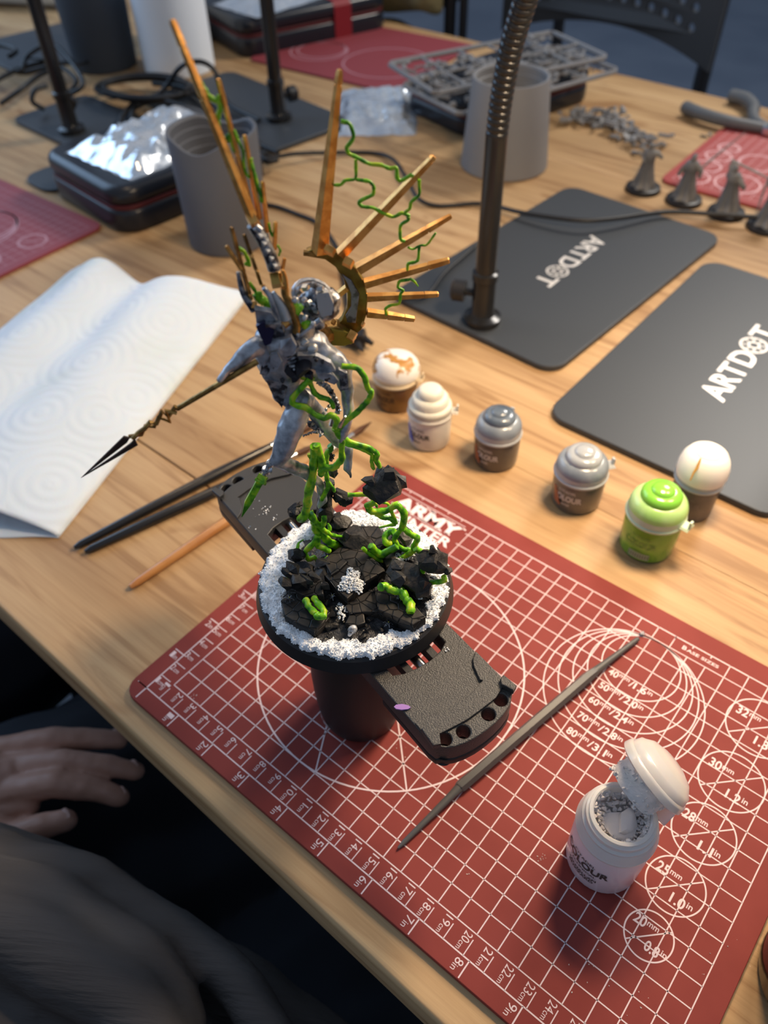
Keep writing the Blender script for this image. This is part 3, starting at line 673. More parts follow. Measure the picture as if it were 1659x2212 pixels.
TB = [([(430,110),(520,170),(590,220),(640,180)], .12, .1), ([(590,220),(480,350),(390,440),(400,520),(560,550),(640,620),(780,690),(850,640),(930,690),(900,800)], .095, -.5),
    ([(590,230),(650,370),(720,430),(850,470),(890,560)], .08, .0), ([(980,60),(1180,80),(1260,190),(1300,330),(1345,380),(1300,480),(1180,600),(1050,700),(960,790),(900,800)], .09, -.2),
    ([(900,800),(1000,930),(980,1050),(990,1180),(900,1270),(780,1280),(720,1330)], .11, -.1), ([(1010,920),(1080,970),(1300,1030),(1410,1090),(1390,1180),(1440,1270)], .09, .4),
    ([(1030,990),(1200,1040),(1350,1110),(1340,1200),(1370,1290)], .07, .4), ([(690,1000),(740,1170),(760,1280),(730,1360)], .13, .0), ([(590,1110),(620,1180),(620,1250)], .06, .2),
    ([(840,1000),(870,1050),(800,1100),(810,1200),(790,1330),(830,1500),(770,1600),(750,1660)], .09, 1.0), ([(790,1400),(880,1510),(900,1560)], .06, 1.0)]
for ps, r_, d_ in TB: tendril(f(cB, ps), r_, 'd', d_)
tendril(f(cC, [(540,40),(535,200),(495,380),(480,500),(440,520)]), .15, 'd', .0, .9)
tendril(f(cC, [(755,360),(880,355),(920,385)]), .08, 'd', 1.0)
tendril(f(cC, [(940,400),(880,430),(910,470),(1000,470),(1080,420),(1130,480),(1115,570)]), .13, 'd', .9)
tendril(f(cE, [(620,560),(700,620),(850,700),(790,830),(780,900),(690,960),(590,1010),(520,1080),(620,1150)]), .115, 'd', .9, .6)
tendril(f(cE, [(800,860),(900,910),(970,960),(1020,900)]), .11, 'd', .6, .5)
tendril(f(cE, [(640,450),(600,560),(490,720),(540,830),(650,890),(740,880)]), .1, 'd', .9)
tendril(f(cE, [(540,830),(300,960),(200,900),(140,820)]), .15, 'd', .7)
tendril(f(cE, [(20,860),(150,960),(290,1050),(400,1050),(500,1080)]), .09, 'd', .6)
tendril(f(cE, [(290,1430),(380,1430),(480,1500),(560,1490),(640,1530),(680,1620),(740,1660),(740,1830)]), .16, 'z', 11.2, 10.8)
tendril(f(cE, [(1030,1370),(1130,1370),(1260,1340),(1220,1260)]), .1, 'z', 10.8, 11.2)
tendril(f(cE, [(880,1240),(925,1200)]), .12, 'z', 11.1, 11.4)
tendril(f(cE, [(270,550),(400,520),(520,500)]), (.03, .08), 'd', .9)
tendril(f(cE, [(500,620),(440,600),(350,680),(380,790),(430,790)]), .13, 'z', 11.2, 10.7)
tendril(f(cE, [(230,350),(340,400),(450,420),(520,490)]), .09, 'd', .9); tendril(f(cE, [(450,310),(500,420),(530,490)]), .07, 'd', .9)
tendril(f(cE, [(220,200),(240,250)]), .05, 'd', 1.2); tendril(f(cE, [(210,180),(300,175),(400,190),(420,240)]), .05, 'd', 1.3)
tendril(f(cD, [(500,90),(620,230),(720,330),(860,410),(960,430),(1070,430)]), (.15, .05), 'd', .7, 1.6)
tendril(f(cD, [(560,200),(600,330),(720,430),(820,520),(920,580),(990,600)]), .15, 'd', 1.0, 1.6)
tendril(f(cD, [(740,110),(740,180),(700,280)]), .11, 'd', .8, .9); tendril(f(cD, [(550,20),(555,110)]), (.03, .08), 'd', .9)
tendril(f(cD, [(640,420),(560,560),(430,680),(490,820),(580,760),(640,840),(680,870),(800,750)]), (.12, .06), 'd', 1.0, .8)
tendril(f(cD, [(650,430),(620,580),(720,610),(830,670)]), .12, 'd', 1.0, 1.0)
tendril(f(cD, [(410,480),(330,540),(310,630)]), (.02, .08), 'z', 11.2, 11.0); tendril(f(cD, [(130,940),(170,1040),(200,1170)]), .09, 'z', 10.9, 10.6)
tendril(f(cD, [(430,1440),(500,1560),(600,1660),(620,1715),(740,1710),(735,1610),(640,1490),(560,1400)]), .12, 'z', 10.95, 10.9)
tendril(f(cD, [(800,220),(830,330)]), (.03, .09), 'd', 1.4)
# ---------------------------------------------------------------- figure
DB = .35
def P(u, v, d=DB): return V(u, v, d)
body = [  # chest, belly, hips
    (P(588, 732, .2), .55, P(672, 748, .6), .58), (P(590, 775, .3), .58, P(670, 785, .5), .52), (P(605, 740, .2), .66, P(622, 808, .3), .50), (P(575, 760, .2), .42, P(590, 810, .2), .36), (P(600, 700, .4), .45, P(650, 710, .5), .45),
    (P(622, 820, .4), .46, P(630, 850, .5), .44), (P(612, 850, .4), .38, P(655, 862, .6), .40), (P(690, 765, .5), .48, P(735, 795, .5), .42),
    (P(700, 800, .4), .36, P(650, 800, .5), .34), (P(632, 870, .3), .3, P(650, 900, .3), .3),
    # left leg
    (P(650, 865, .1), .36, P(628, 925, -.3), .46), (P(628, 925, -.3), .46, P(606, 985, -.6), .34), (P(600, 992, -.6), .30, P(625, 1004, -.2), .26),
    (P(612, 1000, -.5), .26, P(655, 1018, .3), .26), (P(655, 1018, .3), .26, P(692, 1045, 1.1), .16), (P(692, 1045, 1.1), .17, P(697, 1078, 1.3), .2), (P(697, 1078, 1.3), .19, P(690, 1092, 1.2), .12),
    # right leg
    (P(672, 875, .6), .26, P(700, 915, .9), .34), (P(700, 915, .9), .34, P(735, 955, 1.0), .26), (P(735, 955, 1.0), .22, P(752, 972, 1.0), .2), (P(752, 972, 1.0), .22, P(753, 990, .9), .14), (P(752, 992, .9), .14, P(751, 1012, .8), .15), (P(751, 1012, .8), .13, P(756, 1030, .8), .05),
    # right arm
    (P(735, 792, .4), .34, P(750, 845, .2), .22), (P(750, 845, .2), .23, P(752, 905, .0), .18), (P(752, 905, 0), .18, P(742, 935, -.1), .13),
    (P(742, 935, -.1), .16, P(735, 950, -.1), .12),
    # left arm
    (P(590, 738, .1), .36, P(548, 752, -.4), .30), (P(548, 752, -.4), .27, P(520, 775, -.7), .27), (P(520, 775, -.7), .25, P(492, 800, -1.0), .15), (P(492, 800, -1.0), .16, P(476, 818, -1.2), .12),
    # neck and back plates
    (P(655, 735, .6), .25, P(668, 700, .7), .2), (P(568, 690, .3), .22, P(585, 735, .2), .34), (P(600, 690, .4), .24, P(630, 720, .4), .3)]
blob('figure_body', body, .055, SILVER, mini, smooth=4, disp=.05, dsc=2.6)
# fingers of the hand on the spear
for k in range(4):
    a = cA(60+18*k, 1128-14*k); m = M(); c = P(*a, -1.05)
    m.tube([c+Vector((0, 0, .1)), c+SV*.05, c-Vector((0, 0, .1))], .045, 6); m.build('finger', DGOLD if k < 3 else SILVER, mini)
# torn ragged plates and cavity
rnd = random.Random(4)
m = M()
for (u, v, s_) in ((655, 795, .34), (640, 815, .26), (628, 800, .24), (668, 812, .22)): m.rock(P(u, v, -.32), s_, u, 18)
m.build('dark_cavity', mat('cavity_black', (.012, .010, .014), .4), mini, smooth=25)
def shard(pts, d, th, mt=SILVER, name='armour_plate', lean=0.0):
    base = [V(*p, d+lean*i/len(pts)) for i, p in enumerate(pts)]; k = len(base); m = M()
    m.add(base+[p+NV*th for p in base], [tuple(range(k)), tuple(range(2*k-1, k-1, -1))]+[(i, k+i, k+(i+1) % k, (i+1) % k) for i in range(k)])
    return m.build(name, mt, mini, smooth=0)
A = lambda *ps: [cA(*p) for p in ps]
shard(A((300, 660), (410, 680), (450, 740), (400, 790), (320, 770)), -.5, .25, SILVER, lean=.2)
shard(A((310, 770), (360, 740), (430, 800), (410, 880), (370, 900)), -.55, .15, mat('purple_black', (.02, .015, .05), .35, .3))
shard(A((370, 760), (470, 750), (500, 830), (430, 850), (385, 830)), -.62, .2, DSILVER, lean=.3)
shard(A((470, 860), (540, 840), (575, 900), (560, 950), (500, 970), (470, 920)), -.6, .2, SILVER, lean=-.2)
shard(A((330, 880), (380, 900), (400, 960), (360, 1040), (325, 990)), -.6, .2, SILVER, lean=.2)
shard(A((405, 960), (450, 950), (480, 1000), (450, 1050), (400, 1070)), -.65, .15, SILVER)
shard(A((345, 1030), (400, 1060), (380, 1095), (335, 1080)), -.5, .15, DSILVER)
shard(A((370, 1110), (450, 1130), (520, 1150), (480, 1300), (430, 1240)), -.2, .2, DSILVER, lean=.2)
shard(A((580, 960), (700, 960), (800, 1010), (830, 1060), (720, 1070), (600, 1010)), -.4, .2, SILVER, lean=.3)
shard(A((700, 1070), (800, 1080), (850, 1130), (820, 1150), (720, 1110)), -.4, .2, SILVER)
shard(A((850, 1050), (905, 1080), (915, 1180), (860, 1190)), -.15, .15, DSILVER)
m = M()
for (x, y, s_) in ((740, 1000, .1), (700, 990, .07), (770, 1120, .08), (790, 1110, .06), (430, 1040, .08), (380, 1030, .06), (480, 1120, .12), (690, 970, .05)): m.rock(V(*cA(x, y), -.62), s_, x, 12)
m.build('torn_hole', MATS['cavity_black'], mini, smooth=25)
# chest ribs
for k in range(6):
    a = V(*cA(505+12*k, 940+22*k), -.35); m = M(); m.tube(catmull([V(*cA(470+10*k, 930+24*k), -.25), a, V(*cA(560+6*k, 915+25*k), -.2)], 4), .06, 6); m.build('rib', DSILVER, mini)
# braided chain and beads
m = M(); ch = catmull([cB2 for cB2 in [V(*cB(x, y), .5) for x, y in ((670, 190), (740, 260), (830, 330), (890, 430), (940, 540), (930, 620))]], 6)
for i, p in enumerate(ch): m.rock(p, .15-.05*i/len(ch), i, 10)
m.build('braided_cable', DSILVER, mini, smooth=30)
m = M()
for x, y in ((765, 620), (800, 580), (830, 540), (965, 590), (945, 620)): m.rock(V(*cB(x, y), .2), .07, x, 20)
m.build('bead', METAL, mini)
m = M()
for i in range(9):
    p = V(*cB(530+16*i, 890-6*i), .3); m.rock(p, .07, i, 8)
for i in range(7): m.rock(V(*cB(600+22*i, 740+22*i), .5), .14, i, 10)
m.build('toothed_cable', DSILVER, mini, smooth=25)
for (x, y, x2, y2) in ((960, 780, 1030, 660), (860, 760, 870, 690)):
    m = M(); m.tube([V(*cB(x, y), -.25), V(*cB(x2, y2), -.35)], [.09, .03], 6); m.build('claw', METAL, mini)
mat('light_silver_f', (.50, .50, .49), .4, .75)
# head: crested helmet seen from behind with a visor plate
hd = [(P(672, 655, .9), .42, P(702, 662, .9), .46), (P(690, 640, .8), .38, P(712, 648, .9), .36), (P(668, 690, .7), .2, P(690, 700, .7), .2)]
hm = blob('head', hd, .05, DSILVER, mini, smooth=3, disp=.05, dsc=5)
m = M(); c = P(676, 640, .55); m.tube([c+RX*.56*math.cos(R(a))-RY*.50*math.sin(R(a))+RZ*.35*math.cos(R(a)) for a in range(20, 250, 18)], .07, 6)
m.tube([c+RX*.48*math.cos(R(a))-RY*.38*math.sin(R(a))+RZ*.2*math.cos(R(a)) for a in range(20, 250, 18)], .05, 6)
m.build('helmet_crest', SILVER, hm)
for k, (x, y) in enumerate(((1150, 960), (1230, 1010), (1300, 1090), (1040, 1000), (950, 1050), (1350, 1170), (1010, 1150), (1090, 1190), (1150, 1240), (1190, 1290))):
    m = M(); c = V(*cH(x, y), .35); m.box(c, (.22, .16, .14), Matrix.Rotation(k*.7, 3, 'Z') @ Matrix.Rotation(k, 3, 'X'), taper=.7); m.build('helmet_fin', MATS['light_silver_f'] if k % 2 else DSILVER, hm, smooth=0)
m = M(); pl_ = [V(*cH(x, y), .25) for x, y in ((1180, 1080), (1340, 1060), (1400, 1200), (1380, 1340), (1250, 1370), (1200, 1250))]
m.add(pl_+[p+NV*.2 for p in pl_], [tuple(range(6)), tuple(range(11, 5, -1))]+[(i, 6+i, 6+(i+1) % 6, (i+1) % 6) for i in range(6)]); m.build('ear_plate', mat('light_silver', (.62, .62, .6), .42, .65, bump=.3, bs=8), hm, smooth=0)
for (x, y, s_) in ((930, 1270, .24), (1060, 1460, .18), (900, 1210, .15)):
    m = M(); m.rock(V(*cH(x, y), .1), s_, x, 24); m.build('glowing_orb', GREEN, mini, smooth=60)
for (x, y, s_) in ((920, 1150, .12), (1030, 1150, .1), (1040, 1380, .13), (1150, 1450, .1), (950, 1590, .1), (1030, 1680, .16), (1140, 1770, .2)):
    m = M(); m.rock(V(*cH(x, y), -.1), s_, x, 30); m.build('rivet', MATS['light_silver'], mini, smooth=60)
# silver horns and pipes behind the collar
for ps, r_, mt in [([(520, 1000), (600, 1100), (660, 1250), (720, 1400), (760, 1480)], (.07, .15), SILVER), ([(640, 1050), (690, 1130), (760, 1250), (800, 1380)], (.05, .2), MATS['light_silver']),
                   ([(200, 800), (230, 950), (280, 1100), (400, 1280)], (.06, .12), DSILVER), ([(900, 1660), (1050, 1540), (1170, 1450), (1240, 1400)], (.07, .09), SILVER),
                   ([(780, 1000), (790, 1090), (850, 1200), (900, 1330), (940, 1480), (930, 1560)], (.1, .13), DGOLD), ([(760, 780), (800, 900), (820, 1100)], (.06, .06), GOLD), ([(420, 230), (480, 280)], (.1, .1), SILVER)]:
    m = M(); m.tube(catmull([V(*cH(*p), .0) for p in ps], 4), r_, 10); m.build('curved_pipe', mt, mini)
def bar(a, b, wa, wb, mt=GOLD, d0=.6, d1=None, name='wing_spine', rings=(), n=4):
    d1 = d0 if d1 is None else d1; p = V(*a, d0); q = V(*b, d1); L_ = (q-p).length; t = (q-p).normalized(); upv = (-RZ+t.cross(RZ).normalized()*.8).normalized()
    pa = (p-CAM).dot(RZ)/FPX*wa/2*1.08; pb = (q-CAM).dot(RZ)/FPX*wb/2*1.08; m = M()
    stops = [0]; rr_ = [pa]
    for r_ in sorted(rings):
        w = pa+(pb-pa)*r_
        for e, k in ((-.006, 1), (-.004, .78), (.004, .78), (.006, 1.08)): stops.append(r_+e); rr_.append(w*k)
    stops += [.985, 1]; rr_ += [pb, pb*.7]
    m.tube([p+(q-p)*s_ for s_ in stops], rr_, n, up=upv if n == 4 else RZ*-1); return m.build(name, mt, mini, smooth=20)
# left wing
bar((544, 468), (371, 42), 22, 15, GOLD, .3, .6, rings=(.64, .88)); bar(cG(860, 1420), cG(560, 215), 13, 10, GOLD, .6, rings=(.45, .82))
bar(cG(940, 1500), cG(800, 730), 12, 9, GOLD, .6, rings=(.48, .8)); bar(cG(1010, 1620), cG(965, 1155), 11, 8, GOLD, .6, rings=(.5, .82))
bar(cG(1075, 1780), cG(1085, 1525), 10, 9, GOLD, .6, rings=(.4, .8)); bar(cG(1150, 1960), cG(1168, 1860), 8, 8, GOLD, .6)
bar(cG(1130, 1990), cG(1190, 2160), 8, 9, GOLD, .5)
bar(cG(880, 1440), cG(1130, 1960), 7, 6, GOLD, .6, name='wing_edge')
m = M(); m.tube(catmull([V(*cG(*p), .35) for p in ((870, 1550), (960, 1680), (1030, 1830), (1075, 1960))], 6), (.17, .2), 10); sp = m.build('wing_bone', DSILVER, mini)
for k in range(6):
    a = V(*cG(905+33*k, 1580+68*k), .2); m = M(); m.box(a, (.2, .1, .1), Matrix.Rotation(.6, 3, 'Y')); m.build('bone_ridge', MATS['light_silver'], sp, smooth=0)
def block(cx, cy, w, h, d, th, mt=GOLD, ang=0, name='gold_block', col=None):
    c = V(cx, cy, d); k = (c-CAM).dot(RZ)/FPX; m = M(); rot = Matrix((RX, -RY, -RZ)).transposed() @ Matrix.Rotation(ang, 3, 'Z'); m.box(c, (w*k, h*k, th), rot, taper=.85); return m.build(name, mt, mini, smooth=0)
block(546, 475, 22, 30, .3, .35, GOLD, .5); block(*cH(670, 900), 22, 30, .35, .3, mat('gold_leaf', (.5, .32, .08), .35, .8), .2); block(*cH(780, 900), 10, 16, .2, .2, GOLD, .2)
block(*cH(800, 1450), 14, 14, -.1, .2, GOLD, .7); block(*cH(400, 1220), 12, 16, 0, .2, GOLD, .1)
# small back cluster
bar(cH(240, 770), cH(50, 470), 9, 9, GOLD, .0, rings=(.55,)); bar(cH(360, 1150), cH(115, 240), 10, 9, DGOLD, .1, rings=(.4, .7)); bar(cH(490, 960), cH(275, 330), 7, 8, DGOLD, .3, rings=(.3, .55, .85))
for (x, y) in ((320, 980), (355, 1090), (515, 970), (440, 795), (375, 600)):
    m = M(); m.rock(V(*cH(x, y), -.05), .07, x, 14); m.build('rivet', GOLD, mini)
# right wing: crescent
DW = 2.2
outer = A((640, 285), (700, 262), (790, 270), (880, 320), (960, 400), (1015, 480), (1040, 580), (1030, 700), (1000, 790), (930, 850), (840, 880))
inner = A((800, 800), (870, 730), (905, 650), (905, 560), (880, 460), (830, 385), (760, 335), (700, 325), (645, 315))
def sheet(poly, d, th, mt, name, dd=0):
    b = [V(*p, d) for p in poly]; k = len(b); m = M()
    cs = [Vector((p.dot(SV), p.z, 0)) for p in b]
    loops = [(c.x, c.y) for c in cs]
    ar = sum(p[0]*q[1]-q[0]*p[1] for p, q in zip(loops, loops[1:]+loops[:1]))
    if ar < 0: loops = loops[::-1]
    base = b[0] - SV*b[0].dot(SV) - Vector((0, 0, b[0].z))
    m.outline([loops], 0, th, .03, 1, T=lambda p: base+SV*p.x+Vector((0, 0, p.y))+NV*p.z); return m.build(name, mt, mini, smooth=25)
cr = sheet(outer+inner, DW, .3, mat('olive_gold', (.22, .12, .02), .38, .8, c2=(.36, .25, .05), ns=1.5, bump=.3, bs=8), 'wing_crescent')
sheet(A((870, 430), (930, 470), (985, 560), (970, 680), (960, 750), (905, 745), (895, 700), (930, 640), (930, 560), (905, 490)), DW-.05, .08, mat('worn_silver', (.3, .3, .32), .4, .6, c2=(.12, .11, .1), ns=3, lo=.5, hi=.62), 'silver_patch')
sheet(A((655, 880), (740, 790), (840, 770), (920, 810), (965, 850), (930, 890), (880, 880), (800, 890), (780, 930), (740, 920)), DW-.3, .5, DGOLD, 'wing_root')
sheet(A((800, 790), (880, 800), (960, 830), (950, 880), (880, 900), (800, 895)), DW-.4, .3, mat('olive_gold_light', (.33, .24, .04), .35, .75), 'wing_root_boss')
for (x, y, w, h) in ((790, 272, 24, 16), (912, 352, 22, 18), (815, 740, 8, 10), (935, 830, 18, 22), (1008, 755, 6, 9), (755, 770, 8, 12)): block(*cA(x, y), w, h, DW-.35, .3, GOLD, -.5, 'gold_stud')
bar((690, 545), (734, 150), 36, 15, GOLD, DW, rings=(.93,)); bar(cA(860, 300), (938, 338), 26, 15, GOLD, DW, rings=(.97,)); bar(cA(975, 395), (975, 466), 26, 12, GOLD, DW, rings=(.75,))
bar(cA(1020, 490), (971, 562), 22, 14, GOLD, DW, rings=(.75,)); bar(cA(1035, 580), cA(1500, 560), 19, 12, GOLD, DW, rings=(.8,)); bar(cA(1035, 680), cA(1345, 722), 20, 12, GOLD, DW, rings=(.42, .78))
bar(cA(810, 590), cA(905, 515), 15, 15, GOLD, DW, name='wing_strut'); bar(cA(650, 870), cA(790, 940), 10, 4, DGOLD, 1.8, name='wing_strut'); bar(cA(620, 290), cA(720, 300), 12, 10, DGOLD, DW, name='wing_strut')
m = M(); m.tube([V(*cA(640, 840), .8), V(*cA(800, 820), DW)], .3, 8); m.build('shoulder_link', DGOLD, mini)
# spear
d6 = lambda x, y: (x/2.37, 500+y/2.37)
sp0, sp1 = -.9, -1.6
bar((556, 781), (381, 884), 13, 11, DGOLD, -.9, -1.4, name='spear_shaft', n=8)
m = M(); pts = [V(*d6(*p), -1.42-.03*i) for i, p in enumerate([(900, 895), (860, 950), (830, 920), (800, 985), (770, 975), (740, 1010), (710, 1030), (680, 1060)])]; m.tube(pts, .075, 6)
pts2 = [V(*d6(*p), -1.5) for p in [(905, 930), (850, 915), (870, 975), (810, 950), (790, 1000), (745, 995), (725, 1040), (660, 1050)]]; m.tube(pts2, .065, 6); m.build('spear_twist', DGOLD, mini)
tipp = d6(413, 1266)
for lp in ([d6(632, 1052), d6(665, 1060), d6(650, 1085), d6(565, 1150), tipp], [tipp, d6(575, 1155), d6(665, 1090), d6(690, 1065), d6(705, 1098)]):
    sheet(lp, -1.7, .09, mat('dark_bronze', (.085, .05, .035), .35, .75), 'spear_blade')
m = M(); m.rock(V(*cA(1, 1), 0), .01, 1)
# green sword hanging from the knee
for k, (u, v, w) in enumerate(((591, 983, 7), (586, 993, 6), (585, 1001, 19), (580, 1008, 11), (577, 1015, 21), (572, 1023, 12))):
    c = V(u, v, -.7); kk = (c-CAM).dot(RZ)/FPX; m = M(); ax = (V(591, 983, -.7)-V(565, 1035, -.7)).normalized(); m.tube([c-ax*.045, c+ax*.045], [w*kk/2*1.1]*2, 10); m.build('sword_hilt', METAL, mini)
m = M(); m.tube([V(591, 983, -.68), V(566, 1035, -.72)], .06, 8); m.build('sword_grip', METAL, mini)
block(566, 1032, 22, 13, -.75, .25, GREEN, -.5, 'sword_guard'); block(562, 1040, 26, 7, -.75, .3, GREEN, -.45, 'sword_guard')
m = M(); a = V(561, 1040, -.72); b = V(536, 1085, -.75); c = V(522, 1117, -.78); kk = (a-CAM).dot(RZ)/FPX; m.tube([a, b, c], [11*kk, 11*kk, 1*kk], 4, flat=.45, up=NV); m.build('sword_blade', GREEN, mini, smooth=20)
# ================================================================ paint pots
def pot(c, r, h, label, body_m, lid_m, z0=-.3, face=-88, tab=20, txt='COLOUR', txtm=None, band=None, open_=False, logo=None, domed=True):
    t = thing('paint_pot', (c[0], c[1], z0), label, 'paint pot')
    hb = h*.54
    m = M(); m.lathe((c[0], c[1], z0), [(r*.84, 0), (r*.93, .06), (r*.965, .2), (r*.985, hb*.5), (r, hb), (r*.99, hb+.05)], 40); m.build('pot_body', body_m, t, smooth=50)
    g = M(); a = R(face)
    wrap_text(g, txt, c, r*1.0, a, z0+hb*(.46 if not open_ else .5), (.46 if not open_ else .5)*r/1.55, (1.9 if not open_ else 2.3)*r/1.55, .03, taper=.01)
    wrap_text(g, 'CITADEL', c, r*1.0, a, z0+hb*.5+.56*r/1.55, .2*r/1.55, 1.1*r/1.55, .01, taper=.01)
    wrap_text(g, 'TECHNICAL' if open_ else 'BASE', c, r*.995, a, z0+hb*(.3 if not open_ else .42), .17*r/1.55, (1.4 if open_ else .5)*r/1.55, .02, taper=.01)
    g.build('pot_lettering', txtm or mat('white_print', (.6, .57, .55), .5), t, smooth=0)
    if logo:
        g = M()
        for i in range(5):
            g.box((c[0]+r*math.cos(a-R(34-3*i)), c[1]+r*math.sin(a-R(34-3*i)), z0+hb*(.72-.1*i)), (.24+.1*i, .03, .24), a-R(34)+R(90))
        g.build('pot_emblem', logo, t, smooth=0)
    return t, hb
LIDW = mat('frosted_lid', (.80, .78, .72), .38, sss=.3)
LIDB = mat('frosted_blue_lid', (.17, .20, .24), .25, c2=(.26, .29, .32), ns=.6, coat=.4)
LIDB2 = mat('clear_blue_lid', (.07, .095, .13), .22, c2=(.13, .16, .20), ns=.6, coat=.5)
LIDG = mat('green_frosted_lid', (.34, .62, .14), .28, c2=(.48, .70, .28), ns=.5, coat=.4)
RIMF = mat('frosted_rim', (.40, .42, .43), .35, sss=.2)
def lid(t, c, r, h, hb, z0, lid_m, rim_m, tab, style=0, tilt=0, knob=None):
    m = M(); z = z0+hb; H_ = h-hb
    m.lathe((c[0], c[1], z), [(r*1.0, 0), (r*1.04, .05), (r*1.05, .16), (r*1.04, .2), (r*1.0, .24), (r*1.0, H_*.30)], 40); m.build('lid_rim', rim_m, t, smooth=50)
    m = M(); rot = Matrix.Rotation(tilt, 3, 'X')
    if style == 0:
        prof = [(r*1.0, H_*.28), (r*.99, H_*.38), (r*.94, H_*.50), (r*.84, H_*.60), (r*.76, H_*.64), (r*.70, H_*.66)]
        kp = [(r*.70, H_*.62), (r*.69, H_*.74), (r*.62, H_*.83), (r*.50, H_*.87), (r*.40, H_*.88), (r*.37, H_*.93), (r*.28, H_*.97), (r*.08, H_)]
    elif style == 1:
        prof = [(r*1.02, H_*.2), (r*1.06, H_*.3), (r*1.05, H_*.48), (r*.97, H_*.68), (r*.82, H_*.84), (r*.66, H_*.92), (r*.60, H_*.93)]
        kp = [(r*.58, H_*.90), (r*.57, H_*.955), (r*.48, H_*.985), (r*.1, H_)]
    else:
        prof = [(r*1.0, H_*.2), (r*1.0, H_*.34), (r*.95, H_*.40), (r*.86, H_*.42), (r*.84, H_*.60), (r*.76, H_*.68), (r*.62, H_*.72)]
        kp = [(r*.60, H_*.70), (r*.59, H_*.86), (r*.50, H_*.95), (r*.36, H_*.99), (r*.1, H_)]
    for q_, nm_, mt_ in ((prof, 'lid_dome', lid_m), (kp, 'lid_knob', knob or lid_m)):
        m = M(); m.lathe((0, 0, 0), q_, 40); m.v = [Vector((c[0], c[1], z))+rot @ p for p in m.v]; m.build(nm_, mt_, t, smooth=50)
    m = M(); a = R(tab); m.box((c[0]+math.cos(a)*r*1.12, c[1]+math.sin(a)*r*1.12, z+.35), (r*.35, r*.5, .1), a, taper=.7); m.box((c[0]+math.cos(a)*r*1.25, c[1]+math.sin(a)*r*1.25, z+.55), (.12, .26, .5), a); m.build('lid_tab', rim_m, t, smooth=0)
BODYS = {'brown': mat('brown_paint_body', (.11, .045, .012), .3, c2=(.19, .085, .018), ns=.9, nd=1, coat=.4), 'dark': mat('dark_pot_body', (.06, .05, .045), .3, c2=(.10, .085, .075), ns=.5, coat=.4),
         'grey': mat('grey_pot_body', (.085, .08, .075), .3, c2=(.12, .11, .10), ns=.5, coat=.4), 'white': mat('white_pot_body', (.62, .58, .52), .35, coat=.3), 'green': mat('green_pot_body', (.12, .30, .015), .25, c2=(.17, .38, .03), ns=.4, coat=.5)}
t, hb = pot((-4.72, 26.72), 1.55, 4.0, 'brown paint pot with white lid stained orange, leftmost of the pots', BODYS['brown'], None, txtm=mat('brown_print', (.05, .02, .01), .5)); lid(t, (-4.72, 26.72), 1.58, 4.0, hb, -.3, mat('stained_white_lid', (.80, .77, .72), .4, c2=(.45, .22, .05), ns=.6, lo=.53, hi=.57), mat('yellowed_rim', (.62, .50, .33), .4), 20, 1, R(-6))
t, hb = pot((-.33, 24.87), 1.45, 4.4, 'white paint pot with cream stepped lid beside the brown one', BODYS['white'], None, txtm=mat('dark_print', (.05, .045, .04), .5), logo=mat('blue_print', (.08, .10, .42), .5)); lid(t, (-.33, 24.87), 1.45, 4.45, hb, -.3, mat('cream_lid', (.72, .69, .58), .4, sss=.2), mat('cream_rim', (.62, .59, .52), .4), 30, 2)
t, hb = pot((4.32, 26.01), 1.5, 4.2, 'dark paint pot with dark blue-grey clear lid, third from the left', BODYS['dark'], None, logo=mat('orange_print', (.30, .09, .04), .5)); lid(t, (4.32, 26.01), 1.5, 4.2, hb, -.3, LIDB, RIMF, 95, 0, knob=LIDB2)
t, hb = pot((10.39, 25.99), 1.6, 4.2, 'grey-brown paint pot with pale clear dome, left of the green pot', BODYS['grey'], None, logo=MATS['orange_print']); lid(t, (10.39, 25.99), 1.6, 4.2, hb, -.3, LIDB, RIMF, 50, 0, knob=mat('clear_knob', (.36, .38, .40), .2, coat=.6))
t, hb = pot((15.64, 25.19), 1.64, 4.9, 'bright green paint pot in front of the white-capped one', BODYS['green'], None, txtm=mat('green_print', (.16, .30, .05), .5)); lid(t, (15.64, 25.19), 1.66, 4.85, hb, -.3, LIDG, mat('pale_green_rim', (.50, .62, .42), .35, sss=.2), -5, 0, knob=mat('lime_knob', (.22, .58, .05), .22, coat=.6))
g = M(); wrap_text(g, '|||||||||', (15.64, 25.19), 1.66, R(-84), .1, .34, 1.2, .02); g.build('bar_code_strip', mat('code_print', (.10, .13, .08), .5), t, smooth=0)
g = M(); n_ = 14
for i in range(n_):
    a = R(-106+44*i/n_); b = R(-106+44*(i+1)/n_); q = 1.645
    g.add([(15.64+q*math.cos(a), 25.19+q*math.sin(a), .03), (15.64+q*math.cos(b), 25.19+q*math.sin(b), .03), (15.64+q*math.cos(b), 25.19+q*math.sin(b), .5), (15.64+q*math.cos(a), 25.19+q*math.sin(a), .5)], [(0, 1, 2, 3)])
g.build('code_label', mat('pale_label', (.36, .42, .28), .5), t, smooth=0)
t, hb = pot((16.35, 29.6), 1.38, 4.8, 'grey-brown paint pot with big white cap behind the green pot', mat('taupe_pot_body', (.13, .11, .09), .35, c2=(.17, .145, .12), ns=.5), None, txtm=mat('taupe_print', (.2, .17, .15), .5)); lid(t, (16.35, 29.6), 1.42, 4.9, hb-.1, -.3, mat('white_cap', (.84, .81, .75), .4, sss=.1), RIMF, 85, 1)
dp_ = (Vector((16.35, 29.6, 3.3))-CAM).dot(RZ)-1.42
m = M(); m.tube([onray(1514, 990, dp_-.02), onray(1505, 1012, dp_), onray(1498, 1022, dp_), onray(1491, 1038, dp_+.05)], [.05, .09, .06, .04], 6); m.build('paint_drip', mat('ochre_drip', (.42, .22, .04), .4), t)
